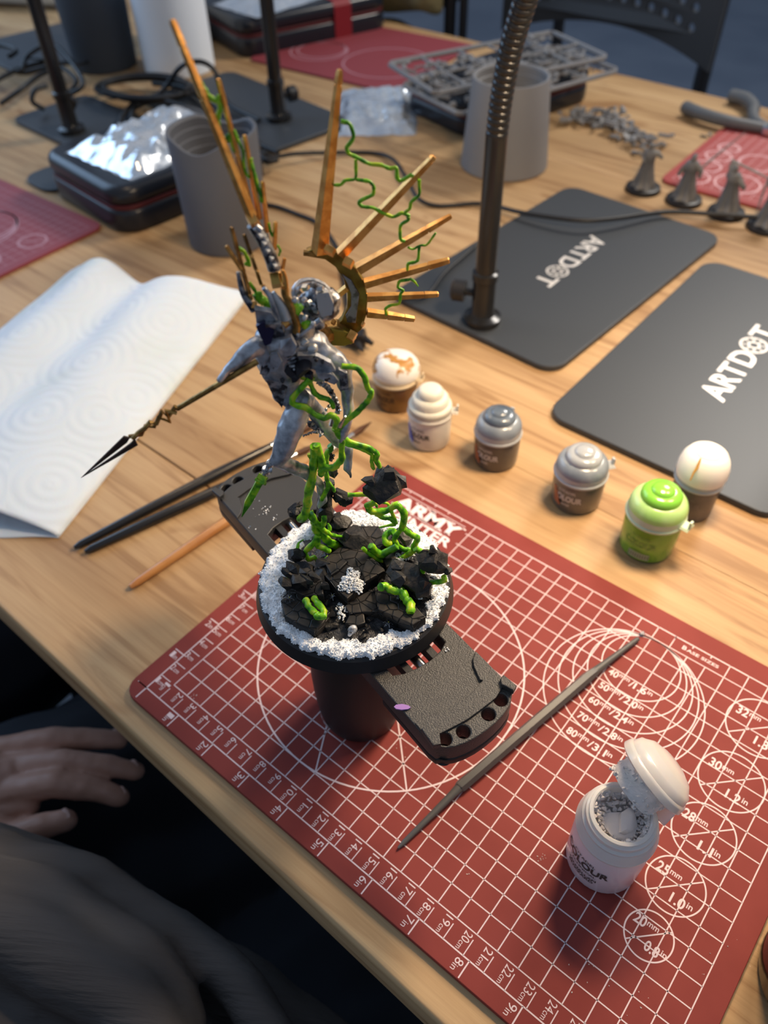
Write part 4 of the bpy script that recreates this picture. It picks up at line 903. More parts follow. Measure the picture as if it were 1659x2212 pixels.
# open pot
OP = (22.5, 6.98); r = 1.62
t, hb = pot(OP, r, 6.25, 'open white paint pot with its lid flipped up, standing on the near mat', mat('frosted_white_body', (.76, .70, .74), .3, sss=.3, coat=.3), None, z0=0, face=-106, txtm=MATS['dark_print'], open_=True)
g = M()
wrap_text(g, 'VALHALLAN', OP, r*1.0, R(-106), 1.1, .18, 1.6, .03); wrap_text(g, 'BLIZZARD', OP, r*.99, R(-106), .84, .18, 1.4, .03); g.build('name_lettering', MATS['dark_print'], t, smooth=0)
FR = mat('frosted_clear', (.82, .80, .78), .28, sss=.4, coat=.3, trans=.2)
m = M(); m.lathe((OP[0], OP[1], hb), [(r*1.0, -.02), (r*1.03, .05), (r*1.03, .16), (r*1.0, .25), (r*.96, .6), (r*.93, .68), (r*.93, .8), (r*.87, .9), (r*.86, 1.1), (r*.80, 1.15), (r*.79, 1.26), (r*.72, 1.28), (r*.68, 1.22), (r*.64, .6), (r*.6, .3), (r*.2, .2), (r*.05, .2)], 56); m.build('pot_neck', FR, t, smooth=28)
m = M(); rnd = random.Random(9)
for i in range(420):
    a = rnd.uniform(0, 6.283); q = rnd.random()
    rad = r*.66*(.99 if q < .5 else rnd.random()**.5); zz = hb+(rnd.uniform(.3, 1.18) if q < .5 else .3+.5*(rad/r))
    if q < .5 and -2.6 < (a-6.283 if a > 3.14 else a) < -1.0 and zz > hb+.8: continue
    m.rock((OP[0]+rad*math.cos(a), OP[1]+rad*math.sin(a), zz), rnd.uniform(.05, .16), rnd.random(), 9)
m.rock((OP[0]+.1, OP[1]-.1, hb+.45), .75, 2, 40, (1, 1, .35)); m.rock((OP[0]+.2, OP[1]+.1, hb+.6), .55, 4, 30, (1, 1.2, .5))
tag(m.build('snow_paste', mat('pinkish_paste', (.82, .77, .76), .85, bump=.5, bs=6, bd=.05, sss=.15), t, smooth=50), kind='stuff')
# flipped lid
hp = Vector((OP[0]+.62, OP[1]+1.45, hb+.4))                  # hinge side: away from the camera
ax = (at(1440, 1600, 5)-at(1340, 1600, 5)); 
LC = (V(1425, 1668, 0)+Vector((0, 0, 0)))
kz = 31.0
def onray(u, v, dep): d = ray(u, v); return CAM + d*(dep/d.dot(RZ))
DL = (Vector((OP[0], OP[1]+.9, hb+1.7))-CAM).dot(RZ)
lc = onray(1418, 1672, DL)
# dome axis on screen points up and right
az = (RX*.70 - RY*.62 - RZ*.25).normalized()
ay = az.cross(RZ).normalized(); ax2 = ay.cross(az)
m = M(); m.lathe((0, 0, 0), [(r*.98, -.28), (r*1.02, -.22), (r*1.0, 0), (r*.97, .1), (r*.93, .12), (r*.88, .4), (r*.82, .46), (r*.66, .7), (r*.58, .73), (r*.4, .84), (r*.1, .88)], 48)
m.v = [lc+ax2*p.x+ay*p.y+az*p.z for p in m.v]; m.build('flip_lid', mat('clear_lid', (.86, .84, .82), .25, sss=.3, coat=.4, trans=.45), t, smooth=50)
m = M(); m.lathe((0, 0, 0), [(r*.66, -1.25), (r*.7, -1.0), (r*.68, -.3), (r*.66, 0)], 32)
rnd = random.Random(4)
for i in range(160):
    a = rnd.uniform(0, 6.283); q = rnd.uniform(-1.3, -.2); m.rock((r*.68*math.cos(a), r*.68*math.sin(a), q), rnd.uniform(.05, .13), rnd.random(), 9)
m.v = [lc+ax2*p.x+ay*p.y+az*p.z for p in m.v]; m.build('lid_plug', mat('crusted_paste', (.66, .64, .62), .8, c2=(.78, .74, .72), ns=2, bump=.6, bs=7, bd=.05), t, smooth=50)
m = M(); h1 = Vector((OP[0]+r*.75, OP[1]+r*.62, hb+.6)); h2 = onray(1462, 1725, DL+.3)
m.tube([h1, (h1+h2)/2+Vector((.1, .1, -.1)), h2], [.3, .25, .3], 6, flat=.4); m.build('hinge_strap', MATS['clear_lid'], t)
# ================================================================ brushes and sculpting tool
def brush(a, b, label, mt, rads, za=.15, zb=.3, ferr=.76, bristle=True, cat='brush'):
    p = at(*a, -.3+za); q = at(*b, -.3+zb); t = thing('paint_brush', (p.x, p.y, -.3), label, cat)
    n_ = len(rads); m = M(); m.tube([p+(q-p)*ferr*s_ for s_, _ in rads], [w for _, w in rads], 12); m.build('brush_handle', mt, t)
    e = p+(q-p)*ferr; e2 = p+(q-p)*(ferr+.13)
    m = M(); m.tube([e, e.lerp(e2, .5), e2], [rads[-1][1]*1.08, rads[-1][1]*1.08, rads[-1][1]*.85], 12); m.build('ferrule', METAL, t)
    m = M(); m.tube([e2, e2.lerp(q, .4), q], [rads[-1][1]*.8, rads[-1][1]*.9, .03], 10, mi=0); m.build('bristles', mat('brush_bristle', (.09, .035, .015), .6), t); return t
blackw = mat('black_lacquer', (.012, .011, .011), .3, coat=.3); orangew = mat('orange_lacquer', (.42, .17, .045), .3, c2=(.50, .23, .07), ns=.4, coat=.5)
brush((160, 1183), (700, 905), 'upper of two parallel black brushes on the table, half under the clamp', blackw, [(0, .12), (.03, .24), (.3, .33), (.7, .38), (.95, .28), (1, .24)], za=.24, zb=.3)
brush((183, 1192), (690, 958), 'lower of two parallel black brushes on the table, half under the clamp', blackw, [(0, .12), (.03, .24), (.3, .33), (.7, .38), (.95, .28), (1, .24)], za=.24, zb=.3)
brush((281, 1268), (802, 912), 'orange wooden brush with brown tip lying below the black brushes', orangew, [(0, .15), (.03, .24), (.3, .31), (.6, .36), (.9, .27), (1, .24)], za=.24, zb=.35, ferr=.78)
p0 = at(860, 1832, .12); p1 = at(992, 1702, .28); p2 = at(1030, 1663, .30); p3 = at(1270, 1462, .30); p4 = at(1378, 1380, .16); p5 = at(1388, 1368, .14)
t = thing('sculpting_tool', (p0.x, p0.y, 0), 'black hexagonal texture tool lying across the near cutting mat', 'tool')
TOOL = mat('tool_plastic', (.085, .08, .075), .4, bump=.3, bs=18, bd=.02)
m = M(); m.tube([p1, p1.lerp(p2, .1), p3, p3.lerp(p4, .15)], [.26, .29, .29, .24], 6); m.build('hex_handle', TOOL, t, smooth=20)
m = M(); m.tube([p0, p0.lerp(p1, .1), p0.lerp(p1, .5), p0.lerp(p1, .9), p1], [.05, .12, .15, .2, .24], 10, flat=.9); m.build('spatula_tip', TOOL, t)
m = M(); m.tube([p3.lerp(p4, .12), p3.lerp(p4, .5), p4], [.23, .17, .13], 10); m.build('tapered_shaft', TOOL, t)
m = M(); m.rock(p5, .13, 3, 16); m.rock(p5+Vector((-.06, -.1, .03)), .09, 4, 12); m.build('tool_tip', mat('snowy_black', (.03, .03, .04), .5, c2=(.5, .5, .52), ns=6, lo=.5, hi=.6), t, smooth=30)
g = M(); d = (p3-p2).normalized(); nn = Vector((-d.y, d.x, 0))
put_text(g, 'CITADEL TOOLS', p2+d*5.0+nn*-.33+Vector((0, 0, -.06)), d*-1*-1, Vector((nn.x*.35, nn.y*.35, .6)), 2.6, .18, .02); g.build('tool_lettering', BLKS, t, smooth=0)
m = M(); rnd = random.Random(2)
for (u, v, s_, n_) in ((1167, 1857, 5, 6), (1172, 1850, 3, 5), (1012, 1888, 2, 3), (420, 1505, 6, 6), (425, 1520, 4, 3), (1395, 2035, 3, 3), (1250, 2080, 30, 8), (1350, 2150, 40, 8), (870, 1610, 12, 6), (1560, 2080, 40, 6)):
    for _ in range(n_): p = at(u+rnd.gauss(0, s_), v+rnd.gauss(0, s_), .02); m.rock(p, rnd.uniform(.015, .045), rnd.random(), 7, (1, 1, .4))
tag(m.build('paste_specks', mat('pale_specks', (.62, .55, .50), .8)), 'pale specks of dried paste on the near mat', 'specks', kind='stuff')
# dark round jar at the right edge
jc = (32.0, 8.2)
t = thing('jar', (jc[0], jc[1], -.3), 'dark brown round jar cut off at the right edge by the near mat', 'jar')
m = M(); m.lathe((jc[0], jc[1], -.3), [(2.5, 0), (2.8, .3), (2.9, 2.2), (2.7, 2.8), (2.5, 3.0)], 48); m.build('jar_body', mat('brown_glass', (.035, .022, .012), .2, coat=.5), t)
m = M(); m.lathe((jc[0], jc[1], 2.7), [(2.3, 0), (2.35, .1), (2.3, .5), (2.1, .62), (.3, .62)], 48); m.build('jar_lid', mat('grey_lid', (.12, .12, .13), .35, .4), t)
# ================================================================ kitchen paper
t = M(); E1R = at(122, 1150, 0.2); E2R = at(524, 640, .4); E2L = at(150, 575, .3); E1L = E1R + (E2L-E2R)*1.02 + Vector((-1, -1, 0))
nu, nv = 90, 70; vs = []; fs = []
def top_h(s, w):
    base = (max(0, math.sin(math.pi*min(1, w)))**.55)*1.9
    fold = 1.1*math.exp(-((w-.74)/.13)**2)*(.3+.7*s) + .9*math.exp(-((w-.28)/.15)**2)*(.2+.8*s) - .8*math.exp(-((w-.52)/.10)**2)*(.3+.7*s)
    return base*(.72+.38*s)+fold+.12*noise.noise(Vector((s*6, w*5, 0)))+.25*noise.noise(Vector((s*2, w*3, 5)))
E1a = E1R; 
for i in range(nu+1):
    s = i/nu
    a = E1R.lerp(E2R, s); b = E1L.lerp(E2L, s)
    bulge = math.sin(math.pi*s)*.5
    for j in range(nv+1):
        w = j/nv; p = a.lerp(b, w); end = (b-a).normalized()
        dirn = (E2R-E1R).normalized(); off = 0
        if s > .9: off = (s-.9)/.1*(1.1*math.sin(w*math.pi*2.4+1.2)+.4)
        x = p + dirn*off; z = -.28 + max(0.03, top_h(s, w)); 
        if s > .93: z = -.28+(z+.28)*(1-((s-.93)/.07)**2*.8)
        vs.append((x.x, x.y, z))
for i in range(nu):
    for j in range(nv): fs.append((i*(nv+1)+j, (i+1)*(nv+1)+j, (i+1)*(nv+1)+j+1, i*(nv+1)+j+1))
k0 = len(vs)                                               # lower layer, showing at the open near end
for i in range(nu+1):
    s = i/nu; a = E1R.lerp(E2R, s); b = E1L.lerp(E2L, s)
    for j in range(nv+1):
        w = j/nv; p = a.lerp(b, w); ext = (E1R-E2R).normalized()*(1.3*math.sin(w*math.pi*1.6+.2)**2*(1-s)**6)
        vs.append((p.x+ext.x, p.y+ext.y, -.27+.02*math.sin(w*20)))
for i in range(nu):
    for j in range(nv): fs.append((k0+i*(nv+1)+j, k0+i*(nv+1)+j+1, k0+(i+1)*(nv+1)+j+1, k0+(i+1)*(nv+1)+j))
t.add(vs, fs); tw = t.build('paper_towel', PAPER, smooth=180)
uvl = tw.data.uv_layers.new(name='UVMap'); 
for lp in tw.data.loops:
    vi = lp.vertex_index % k0; i, j = divmod(vi, nv+1); uvl.data[lp.index].uv = (i/nu*28, j/nv*19)
sol = tw.modifiers.new('thick', 'SOLIDIFY'); sol.thickness = .0003
tag(tw, 'folded sheet of white kitchen paper with faint green stains, left of the figure', 'paper towel')
# ================================================================ grey tapered cups
def cup(c, r0, r1, h, label, mt, notch=False, r_in=.86):
    t = thing('tapered_cup', (c[0], c[1], -.3), label, 'cup'); m = M(); n = 64
    prof = [(r0*.96, 0), (r0, .15), (r0+(r1-r0)*.5, h*.5), (r1, h-.15), (r1*.985, h), (r1*.93, h-.02), (r1*.9, h-.2)]
    m.lathe((c[0], c[1], -.3), prof, n)
    nf = lambda vs_: [p+Vector((0, 0, -.95*max(0, math.cos(2*math.atan2(p.y-c[1], p.x-c[0])+2.2))**2*(max(0, p.z-h*.8)/(h*.2)))) for p in vs_]
    if notch: m.v = nf(m.v)
    # open top: drop the closing face, add inner wall with ridges
    m.f.pop(); m.m.pop(); m.build('cup_wall', mt, t, smooth=40)
    m = M(); q = [(r1*.9, h-.2)]
    z = h-.2; rr_ = r1*.9
    while z > h*.25: q += [(rr_, z-.7), (rr_-.22, z-.75)]; rr_ -= .22; z -= .75
    q += [(.3, z)]
    m.lathe((c[0], c[1], -.3), q, n); m.f.pop(-2); m.m.pop(-2)
    if notch: m.v = nf(m.v)
    m.build('ridged_inside', mt, t, smooth=30); return t
cup((-32.4, 36.3), 3.7, 3.9, 10, 'dark grey cup with notched rim in front of the black case', DGREYC, True)
cup((-20.8, 65.5), 4.6, 3.86, 8.8, 'light grey tapered cup behind the gooseneck lamp', GREYC)
cup((-82.6, 60.3), 4.2, 4.6, 10.5, 'charcoal cup at the top left beside the white paper rolls', mat('navy_cup', (.035, .045, .06), .6))
for c, lb in (((-73.3, 65.6), 'nearer white kitchen paper roll standing behind the cable tangle'), ((-81.6, 71.8), 'farther white kitchen paper roll, half hidden by the nearer roll')):
    t = thing('paper_roll', (c[0], c[1], -.3), lb, 'paper roll'); m = M(); m.lathe((c[0], c[1], -.3), [(4.6, 0), (4.7, .1), (4.7, 21.9), (4.6, 22), (2.1, 22), (2.0, 20)], 48); m.build('paper_winding', mat('roll_paper', (.80, .86, .92), .9), t)
    m = M(); m.lathe((c[0], c[1], 1), [(2.0, 0), (2.05, 21.1), (1.8, 21.1), (1.75, 0)], 24); m.build('cardboard_core', mat('card', (.35, .24, .15), .9), t)
# ================================================================ black zip cases
def case(c, sx, sy, rot, h, label, strap=None, z0=-.3):
    t = thing('zip_case', (c[0], c[1], z0), label, 'case')
    m = M(); m.outline([rrect(c[0], c[1], sx, sy, 2.4, rot, 6)], z0, z0+h*.52, .5, 3); m.build('lower_shell', CASE, t, smooth=50)
    m = M(); m.outline([rrect(c[0], c[1], sx, sy, 2.4, rot, 6)], z0+h*.58, z0+h, .8, 4); m.build('lid_shell', CASE, t, smooth=50)
    m = M(); m.outline([rrect(c[0], c[1], sx-.3, sy-.3, 2.3, rot, 6)], z0+h*.5, z0+h*.6, .05, 1); m.build('zip', CASER, t, smooth=50)
    if strap:
        m = M(); k = strap; X = Vector((math.cos(rot), math.sin(rot), 0)); Y = Vector((-X.y, X.x, 0)); c3 = Vector((c[0], c[1], z0))+Y*k
        pts = [c3+X*(sx/2+.1)+Vector((0, 0, .1)), c3+X*(sx/2+.1)+Vector((0, 0, h-.5)), c3+X*(sx/2-.5)+Vector((0, 0, h+.1)), c3-X*(sx/2-.5)+Vector((0, 0, h+.1)), c3-X*(sx/2+.1)+Vector((0, 0, h-.5)), c3-X*(sx/2+.1)+Vector((0, 0, .1))]
        w = Y*1.4; vs = []
        for p in pts: vs += [p-w, p+w]
        m.add(vs, [(2*i, 2*i+1, 2*i+3, 2*i+2) for i in range(5)]); m.build('red_strap', mat('red_elastic', (.22, .008, .015), .6), t)
    return t
case((-46.4, 40.0), 14.5, 18, R(-6), 4.4, 'black zip case with red seam under the white foil bag, behind the dark cup')
case((-71.5, 86.5), 15, 24, R(-18), 4.8, 'black zip case with a wide red strap at the top edge', strap=4.0)
case((-30.8, 79.5), 12.5, 20, R(-14), 3.8, 'black zip case lying under the grey sprues')
# ================================================================ foil and plastic bags
def bag(cs, z, label, mt, seed, amp=.6, nx=44, ny=34, name='foil_bag', sc=.5):
    A_, B_, C_, D_ = [Vector((p[0], p[1], 0)) for p in cs]; vs = []; fs = []; rn = random.Random(seed)
    for s_ in (1, -1):
        for i in range(nx+1):
            for j in range(ny+1):
                u, v = i/nx, j/ny; p = A_.lerp(B_, u).lerp(D_.lerp(C_, u), v); e = min(1, 6*min(u, 1-u, v, 1-v))
                q = Vector((p.x*sc, p.y*sc, seed+s_*3)); rdg = 1-abs(noise.noise(q*1.3))*2.2
                h = e*(amp*(.8 if s_ > 0 else .08)+amp*.55*rdg*(1 if s_ > 0 else 0)+.2*amp*noise.noise(q*4)*(s_ > 0))
                e2 = Vector((noise.noise(q*2), noise.noise(q*2+Vector((5, 0, 0))), 0))*.35*(1-e)
                vs.append((p.x+e2.x, p.y+e2.y, z+max(.02, h) if s_ > 0 else z+.01))
    k = (nx+1)*(ny+1)
    for b in (0, k):
        for i in range(nx):
            for j in range(ny):
                f_ = (b+i*(ny+1)+j, b+(i+1)*(ny+1)+j, b+(i+1)*(ny+1)+j+1, b+i*(ny+1)+j+1); fs.append(f_ if b == 0 else f_[::-1])
    m = M(); m.add(vs, fs); return tag(m.build(name, mt, smooth=60), label, 'bag')
bag([(-51.5, 33.2), (-41, 33.0), (-41, 47), (-51.5, 48)], 4.1, 'crumpled shiny white foil bag on the black case behind the dark cup', FOIL, 2, 1.2, sc=.42)
bag([(-49.6, 71), (-40.2, 60.6), (-33.2, 66.2), (-42.6, 78.6)], -.28, 'iridescent clear plastic bag flat on the wood near the red mat', mat('iridescent_film', (.55, .62, .72), .15, .5, c2=(.80, .86, .92), ns=.35, trans=.2), 7, .9)
bag([(-77, 76), (-67, 75), (-66, 93), (-76, 96)], 4.55, 'silver foil bag lying on the strapped black case', FOIL, 11, .7)
bag([(-96, 80), (-88, 78), (-86, 88), (-95, 92)], -.28, 'blue-white plastic packet near the top left corner', mat('pale_film', (.5, .6, .75), .3, .2), 15, 1.2)
# ================================================================ sprue frames
def sprue(c, sx, sy, rot, z, label, seed):
    t = thing('sprue_frame', (c[0], c[1], z), label, 'sprue', 'grey model sprues on the case'); X = Vector((math.cos(rot), math.sin(rot), 0)); Y = Vector((-X.y, X.x, 0)); O = Vector((c[0], c[1], z))
    Q = lambda u, v, w=0: O+X*u+Y*v+Vector((0, 0, w)); m = M(); a, b = sx/2, sy/2
    m.tube([Q(-a+.5, -b), Q(a-.5, -b), Q(a, -b+.5), Q(a, b-.5), Q(a-.5, b), Q(-a+.5, b), Q(-a, b-.5), Q(-a, -b+.5)], .27, 6, closed=True); m.build('outer_frame', GREYM, t, smooth=30)
    rn = random.Random(seed); m = M()
    for k in range(1, 5): v = -b+sy*k/5+rn.uniform(-.5, .5); m.tube([Q(-a, v), Q(-a*.3, v+rn.uniform(-.5, .5)), Q(a*.4, v+rn.uniform(-.5, .5)), Q(a, v)], .18, 5)
    m.tube([Q(0, -b), Q(.4, 0), Q(0, b)], .18, 5)
    m.build('runners', GREYM, t, smooth=30); m = M()
    for i in range(64):
        u = rn.uniform(-a+.8, a-.8); v = rn.uniform(-b+.8, b-.8); an = rn.uniform(0, 6.28); L_ = rn.uniform(.5, 1.5)
        m.tube([Q(u, v), Q(u+L_*math.cos(an), v+L_*math.sin(an), rn.uniform(-.1, .2)), Q(u+L_*1.5*math.cos(an+.6), v+L_*1.5*math.sin(an+.6))], rn.uniform(.1, .32), 5)
        if i % 3 == 0: m.rock(Q(u, v, .1), rn.uniform(.25, .6), i, 10, (1, 1, .5))
    tag(m.build('model_pieces', GREYM, t, smooth=30), kind='stuff'); return t
sprue((-29.9, 77.3), 11, 22.8, R(-24), 5.3, 'upper grey plastic sprue frame tilted on the stack by the light cup', 3)
sprue((-27.5, 76.6), 11, 22.8, R(-18), 4.1, 'lower grey plastic sprue frame sticking out under the upper one', 5)
m = M(); rnd = random.Random(14)
for i in range(130):
    t_ = rnd.random(); p = Vector((-21.5+11.5*t_+rnd.gauss(0, .6), 79.8+1.6*math.sin(t_*5)+rnd.gauss(0, 1.1), -.3)); h = rnd.uniform(.15, 1.1)
    if i % 2: m.rock(p+Vector((0, 0, h)), rnd.uniform(.3, .65), i, 9, (1, .7, .5))
    else:
        an = rnd.uniform(0, 6.28); L_ = rnd.uniform(.5, 1.1); m.tube([p+Vector((0, 0, h)), p+Vector((L_*math.cos(an), L_*math.sin(an), h+rnd.uniform(-.3, .5))), p+Vector((L_*1.6*math.cos(an+.5), L_*1.6*math.sin(an+.5), h))], rnd.uniform(.1, .3), 5)
tag(m.build('plastic_offcuts', GREYM, smooth=25), 'loose heap of small grey plastic parts behind the grey figures', 'plastic parts', kind='stuff')
m = M(); c = at(1520, 297); m.rock(c+Vector((0, 0, .2)), .4, 2, 10, (1.4, .5, .5)).rock(c+Vector((.5, .2, .3)), .3, 5, 8); tag(m.build('plastic_scrap', GREYM), 'single small grey scrap on the wood left of the bright red mat', 'scrap')
# ================================================================ nippers
t = thing('nippers', (-4, 89.5, -.3), 'grey-handled metal nippers at the far right table edge', 'nippers')
HG = mat('grey_grip', (.10, .105, .11), .5)
m = M(); m.tube(catmull([(-11.4, 89.6, .5), (-9, 88.3, .7), (-6, 87.9, .7), (-3.4, 88.4, .6), (-1.5, 88.9, .5)], 5), [.75, .55], 10); m.build('handle', HG, t)
m = M(); m.tube(catmull([(-8.6, 96.2, .5), (-6.6, 95.6, .7), (-4.9, 93.6, .7), (-4.2, 91.6, .7), (-3.2, 90, .6), (-1.5, 89.2, .5)], 5), [.8, .55], 10); m.build('handle', HG, t)
m = M(); m.lathe((-1.2, 89, .1), [(.9, 0), (1, .1), (1, .7), (.8, .9)], 20); m.tube([(-1.2, 89, .5), (.5, 88.6, .5), (2, 87.6, .4)], [.75, .55, .1], 8); m.build('jaws', METAL, t)
# ================================================================ grey robed figures
def robed(c, label, seed, arms, staff=None, lean=(0, 0), h=4.6):
    t = thing('robed_figurine', (c[0], c[1], -.3), label, 'figurine')
    m = M(); m.lathe((c[0], c[1], -.3), [(1.78, 0), (1.8, .05), (1.68, .42), (1.6, .46), (.3, .47)], 32); m.build('round_base', BLKS, t, smooth=40)
    m = M(); n = 40; base = []
    prof = [(1.2, .12), (1.0, .6), (.75, 1.5), (.6, 2.3), (.56, 2.8), (.66, 3.2), (.5, 3.6)]
    for i, (r_, z) in enumerate(prof):
        for j in range(n):
            a = 2*math.pi*j/n; q = r_*(1+.16*math.sin(a*7+seed+z*.3)*(1-z/5)); k = z/h
            m.v.append(Vector((c[0]+lean[0]*k+q*math.cos(a), c[1]+lean[1]*k+q*math.sin(a), z)))
    for i in range(len(prof)-1):
        for j in range(n): m.f.append((i*n+j, i*n+(j+1) % n, (i+1)*n+(j+1) % n, (i+1)*n+j)); m.m.append(0)
    m.f.append(tuple((len(prof)-1)*n+j for j in range(n))); m.m.append(0); m.build('robe', mat('grey_primer', (.085, .086, .09), .55, c2=(.17, .165, .16), ns=.5), t, smooth=60)
    T_ = Vector((c[0]+lean[0], c[1]+lean[1], 0)); pr = [(T_+Vector((-.4, 0, 3.3)), .33, T_+Vector((.4, 0, 3.3)), .33), (T_+Vector((0, 0, 3)), .4, T_+Vector((0, 0, 3.6)), .3), (T_+Vector((0, -.05, 4.0)), .28, T_+Vector((.05, -.1, 4.15)), .25)]
    for a in arms:
        a = [Vector((q[0]*.72, q[1]*.72, q[2])) for q in a]; pr += [(T_+Vector(a[0]), .34, T_+Vector(a[1]), .28), (T_+Vector(a[1]), .28, T_+Vector(a[2]), .2)]
    blob('upper_body', pr, .09, mat('grey_primer_light', (.20, .195, .185), .5, c2=(.12, .12, .12), ns=.9), t, smooth=2, disp=.1, dsc=2)
    if staff:
        m = M(); m.tube([T_+Vector(p) for p in staff], [.1]*(len(staff)-1)+[.04], 6); m.rock(T_+Vector(staff[0]), .22, seed, 10); m.build('staff', GREYM, t)
    return t
robed((-6.2, 68.6), 'grey robed figurine with short cape, leftmost of four on black bases', 1, [((.4, 0, 3.4), (1.0, .2, 3.5), (1.5, .3, 3.1)), ((-.4, 0, 3.4), (-.6, -.3, 2.9), (-.3, -.6, 2.7))], h=4.5)
robed((-1.85, 68.6), 'grey robed figurine holding a long staff, second from the left', 2, [((.4, 0, 3.4), (1.1, .3, 2.9), (1.3, .2, 2.3)), ((-.4, 0, 3.4), (-1, -.2, 2.8), (-1.5, -.1, 2.2))], [(.6, .4, 2.8), (1.6, 1.4, 4.2), (3.0, 3.2, 6.0)], h=4.8)
robed((2.5, 68.5), 'grey robed figurine with a bright shoulder blade, third from the left', 3, [((.4, 0, 3.4), (1.2, -.2, 3.0), (1.8, -.1, 2.5)), ((-.4, 0, 3.4), (-.6, .1, 4.2), (-.2, .2, 4.5))], [(-.5, 0, 4.6), (1.5, .3, 4.1), (3.6, .6, 3.5)], lean=(-.3, 0), h=5)
robed((6.5, 68.1), 'grey robed figurine cut by the right edge, fourth from the left', 4, [((.4, 0, 3.4), (1, 0, 3.8), (1.4, 0, 3.4)), ((-.4, 0, 3.4), (-1, -.1, 3.6), (-1.3, -.1, 3.9))], [(-1.1, 0, 4.1), (-1.2, .05, 2.6), (-1.2, .1, .5)], h=4.6)
# ================================================================ cables
def cable(pts, r, label, z=-.1, k=5, name='cable', n=8):
    P3 = [Vector(p) if len(p) == 3 and isinstance(p, Vector) else (at(p[0], p[1], z+(p[2] if len(p) > 2 else 0))) for p in pts]
    m = M(); m.tube(catmull(P3, k), r, n); return tag(m.build(name, RUBBER, smooth=60), label, 'cable')
cable([(520, 350, .8), (600, 338, .8), (640, 332, .8), (700, 330, .4), (800, 330), (850, 345, .3), (880, 390, .5), (905, 430, .3), (950, 445), (1040, 440, .2), (1130, 460, .9), (1250, 476, 1.3), (1330, 472, 1.2), (1440, 458, .8), (1560, 464, .8), (1700, 474, .8)], .22, 'long black cable crossing the table and the upside-down lettered plate')
cable([(560, 440), (600, 447), (640, 462), (690, 485), (730, 540), (742, 600), (750, 660), (765, 700)], .2, 'thin black cable running behind the figure to a black plug')
cable([(1028, 530), (1000, 555), (960, 590), (925, 635), (890, 645), (850, 640)], .16, 'thin black lead draped over the left edge of the lamp plate', z=.5)
t = thing('plug', (-11.5, 30.5, -.3), 'small black plug on the wood just behind the gold wing', 'plug'); m = M(); c = at(768, 728, .5); m.box(c, (1.7, 1.3, 1.0), R(30), taper=.8); m.build('plug_body', BLKS, t, smooth=0)
m = M(); m.tube([c+Vector((.6, .3, 0)), c+Vector((1.5, .2, -.1))], [.28, .2], 8); m.tube([c+Vector((.6, -.4, -.1)), c+Vector((1.4, -.8, -.3))], [.28, .12], 8); m.build('prong', BLKS, t)
ctab = [([(-20, 130), (40, 155, 1), (60, 120, 2), (110, 95, 3), (150, 130, 2), (180, 180, 1), (150, 205)], 'black cable looping behind the far left lamp pole'),
        ([(-10, 175, 1), (40, 150, 1), (100, 135, .5), (140, 150, .5), (165, 175), (150, 200)], 'black cable running right from the left photo edge'),
        ([(0, 225), (50, 190, 1), (90, 160, 1), (130, 150)], 'straight black cable rising from the left edge past the lamp foot'),
        ([(-20, 96, 2), (15, 100, 2), (35, 110, 2), (20, 122, 2)], 'curl of black cable at the far left edge'),
        ([(60, 125, 1), (110, 130, 1), (165, 140, .6), (200, 128, .6)], 'thin black wire over the grey plate, top left'),
        ([(95, 235), (70, 220, 1), (75, 195, 2), (100, 185, 2)], 'loop of cable on the left lamp pole'),
        ([(300, 210), (265, 250), (262, 275), (282, 270), (290, 235), (330, 215), (360, 185, 1), (385, 150, 3), (410, 135, 4), (440, 135, 4), (465, 155, 3), (480, 200, 1), (500, 230), (560, 260)], 'black cable arching in front of the white roll and ending in a small loop'),
        ([(330, 180), (400, 190), (440, 215), (480, 240), (540, 300), (600, 330)], 'black cable running down right from the tangle'),
        ([(350, 215, 1), (500, 265), (545, 290), (570, 345), (600, 345)], 'black cable behind the dark notched cup')]
for i, (p, lb) in enumerate(ctab): cable(p, .3 if i != 4 else .18, lb, z=.8)
m = M(); rnd = random.Random(6)
for i in range(6):
    a0 = rnd.uniform(0, 6); pts = []
    for j in range(12):
        a = a0+j*.62; pts.append(at(320+(105+rnd.uniform(-12, 12))*math.cos(a)*rnd.uniform(.8, 1), 190+(20+3*i % 11)*math.sin(a), .9+i*.22))
    m.tube(catmull(pts, 4), .28, 6)
tag(m.build('cable_tangle', RUBBER, smooth=60), 'tangled coil of black cables below the charcoal cup and paper roll', 'cables', kind='stuff')
# ================================================================ things cut by the top left corner
t = thing('jar', (-103, 88, -.3), 'black jar with a beige lid at the top edge between two lamp poles', 'jar')
jp = at(160, 82); 
m = M(); m.lathe((jp.x, jp.y, -.3), [(2.6, 0), (3, .3), (3, 6), (2.6, 6.6)], 28); m.build('jar_body', BLKS, t); m = M(); m.lathe((jp.x, jp.y, 6.3), [(3.2, 0), (3.4, .3), (3.3, 2.6), (2.8, 3), (.5, 3.1)], 28); m.build('jar_lid', mat('beige_lid', (.62, .48, .38), .5), t)
t.location = W((jp.x, jp.y, -.3))
for ch in t.children: ch.location = W((0, 0, -.3)) - t.location if False else ch.location
q = at(30, 12); m = M(); m.tube([q+Vector((-12, -4, 4.3)), q+Vector((9, 6, 4.3))], 4.4, 32); m.tube([q+Vector((9, 6, 4.3)), q+Vector((9.1, 6.05, 4.3))], 2, 24)
tag(m.build('paper_roll', MATS['roll_paper'], smooth=40), 'white paper roll lying on its side in the top left corner', 'paper roll')
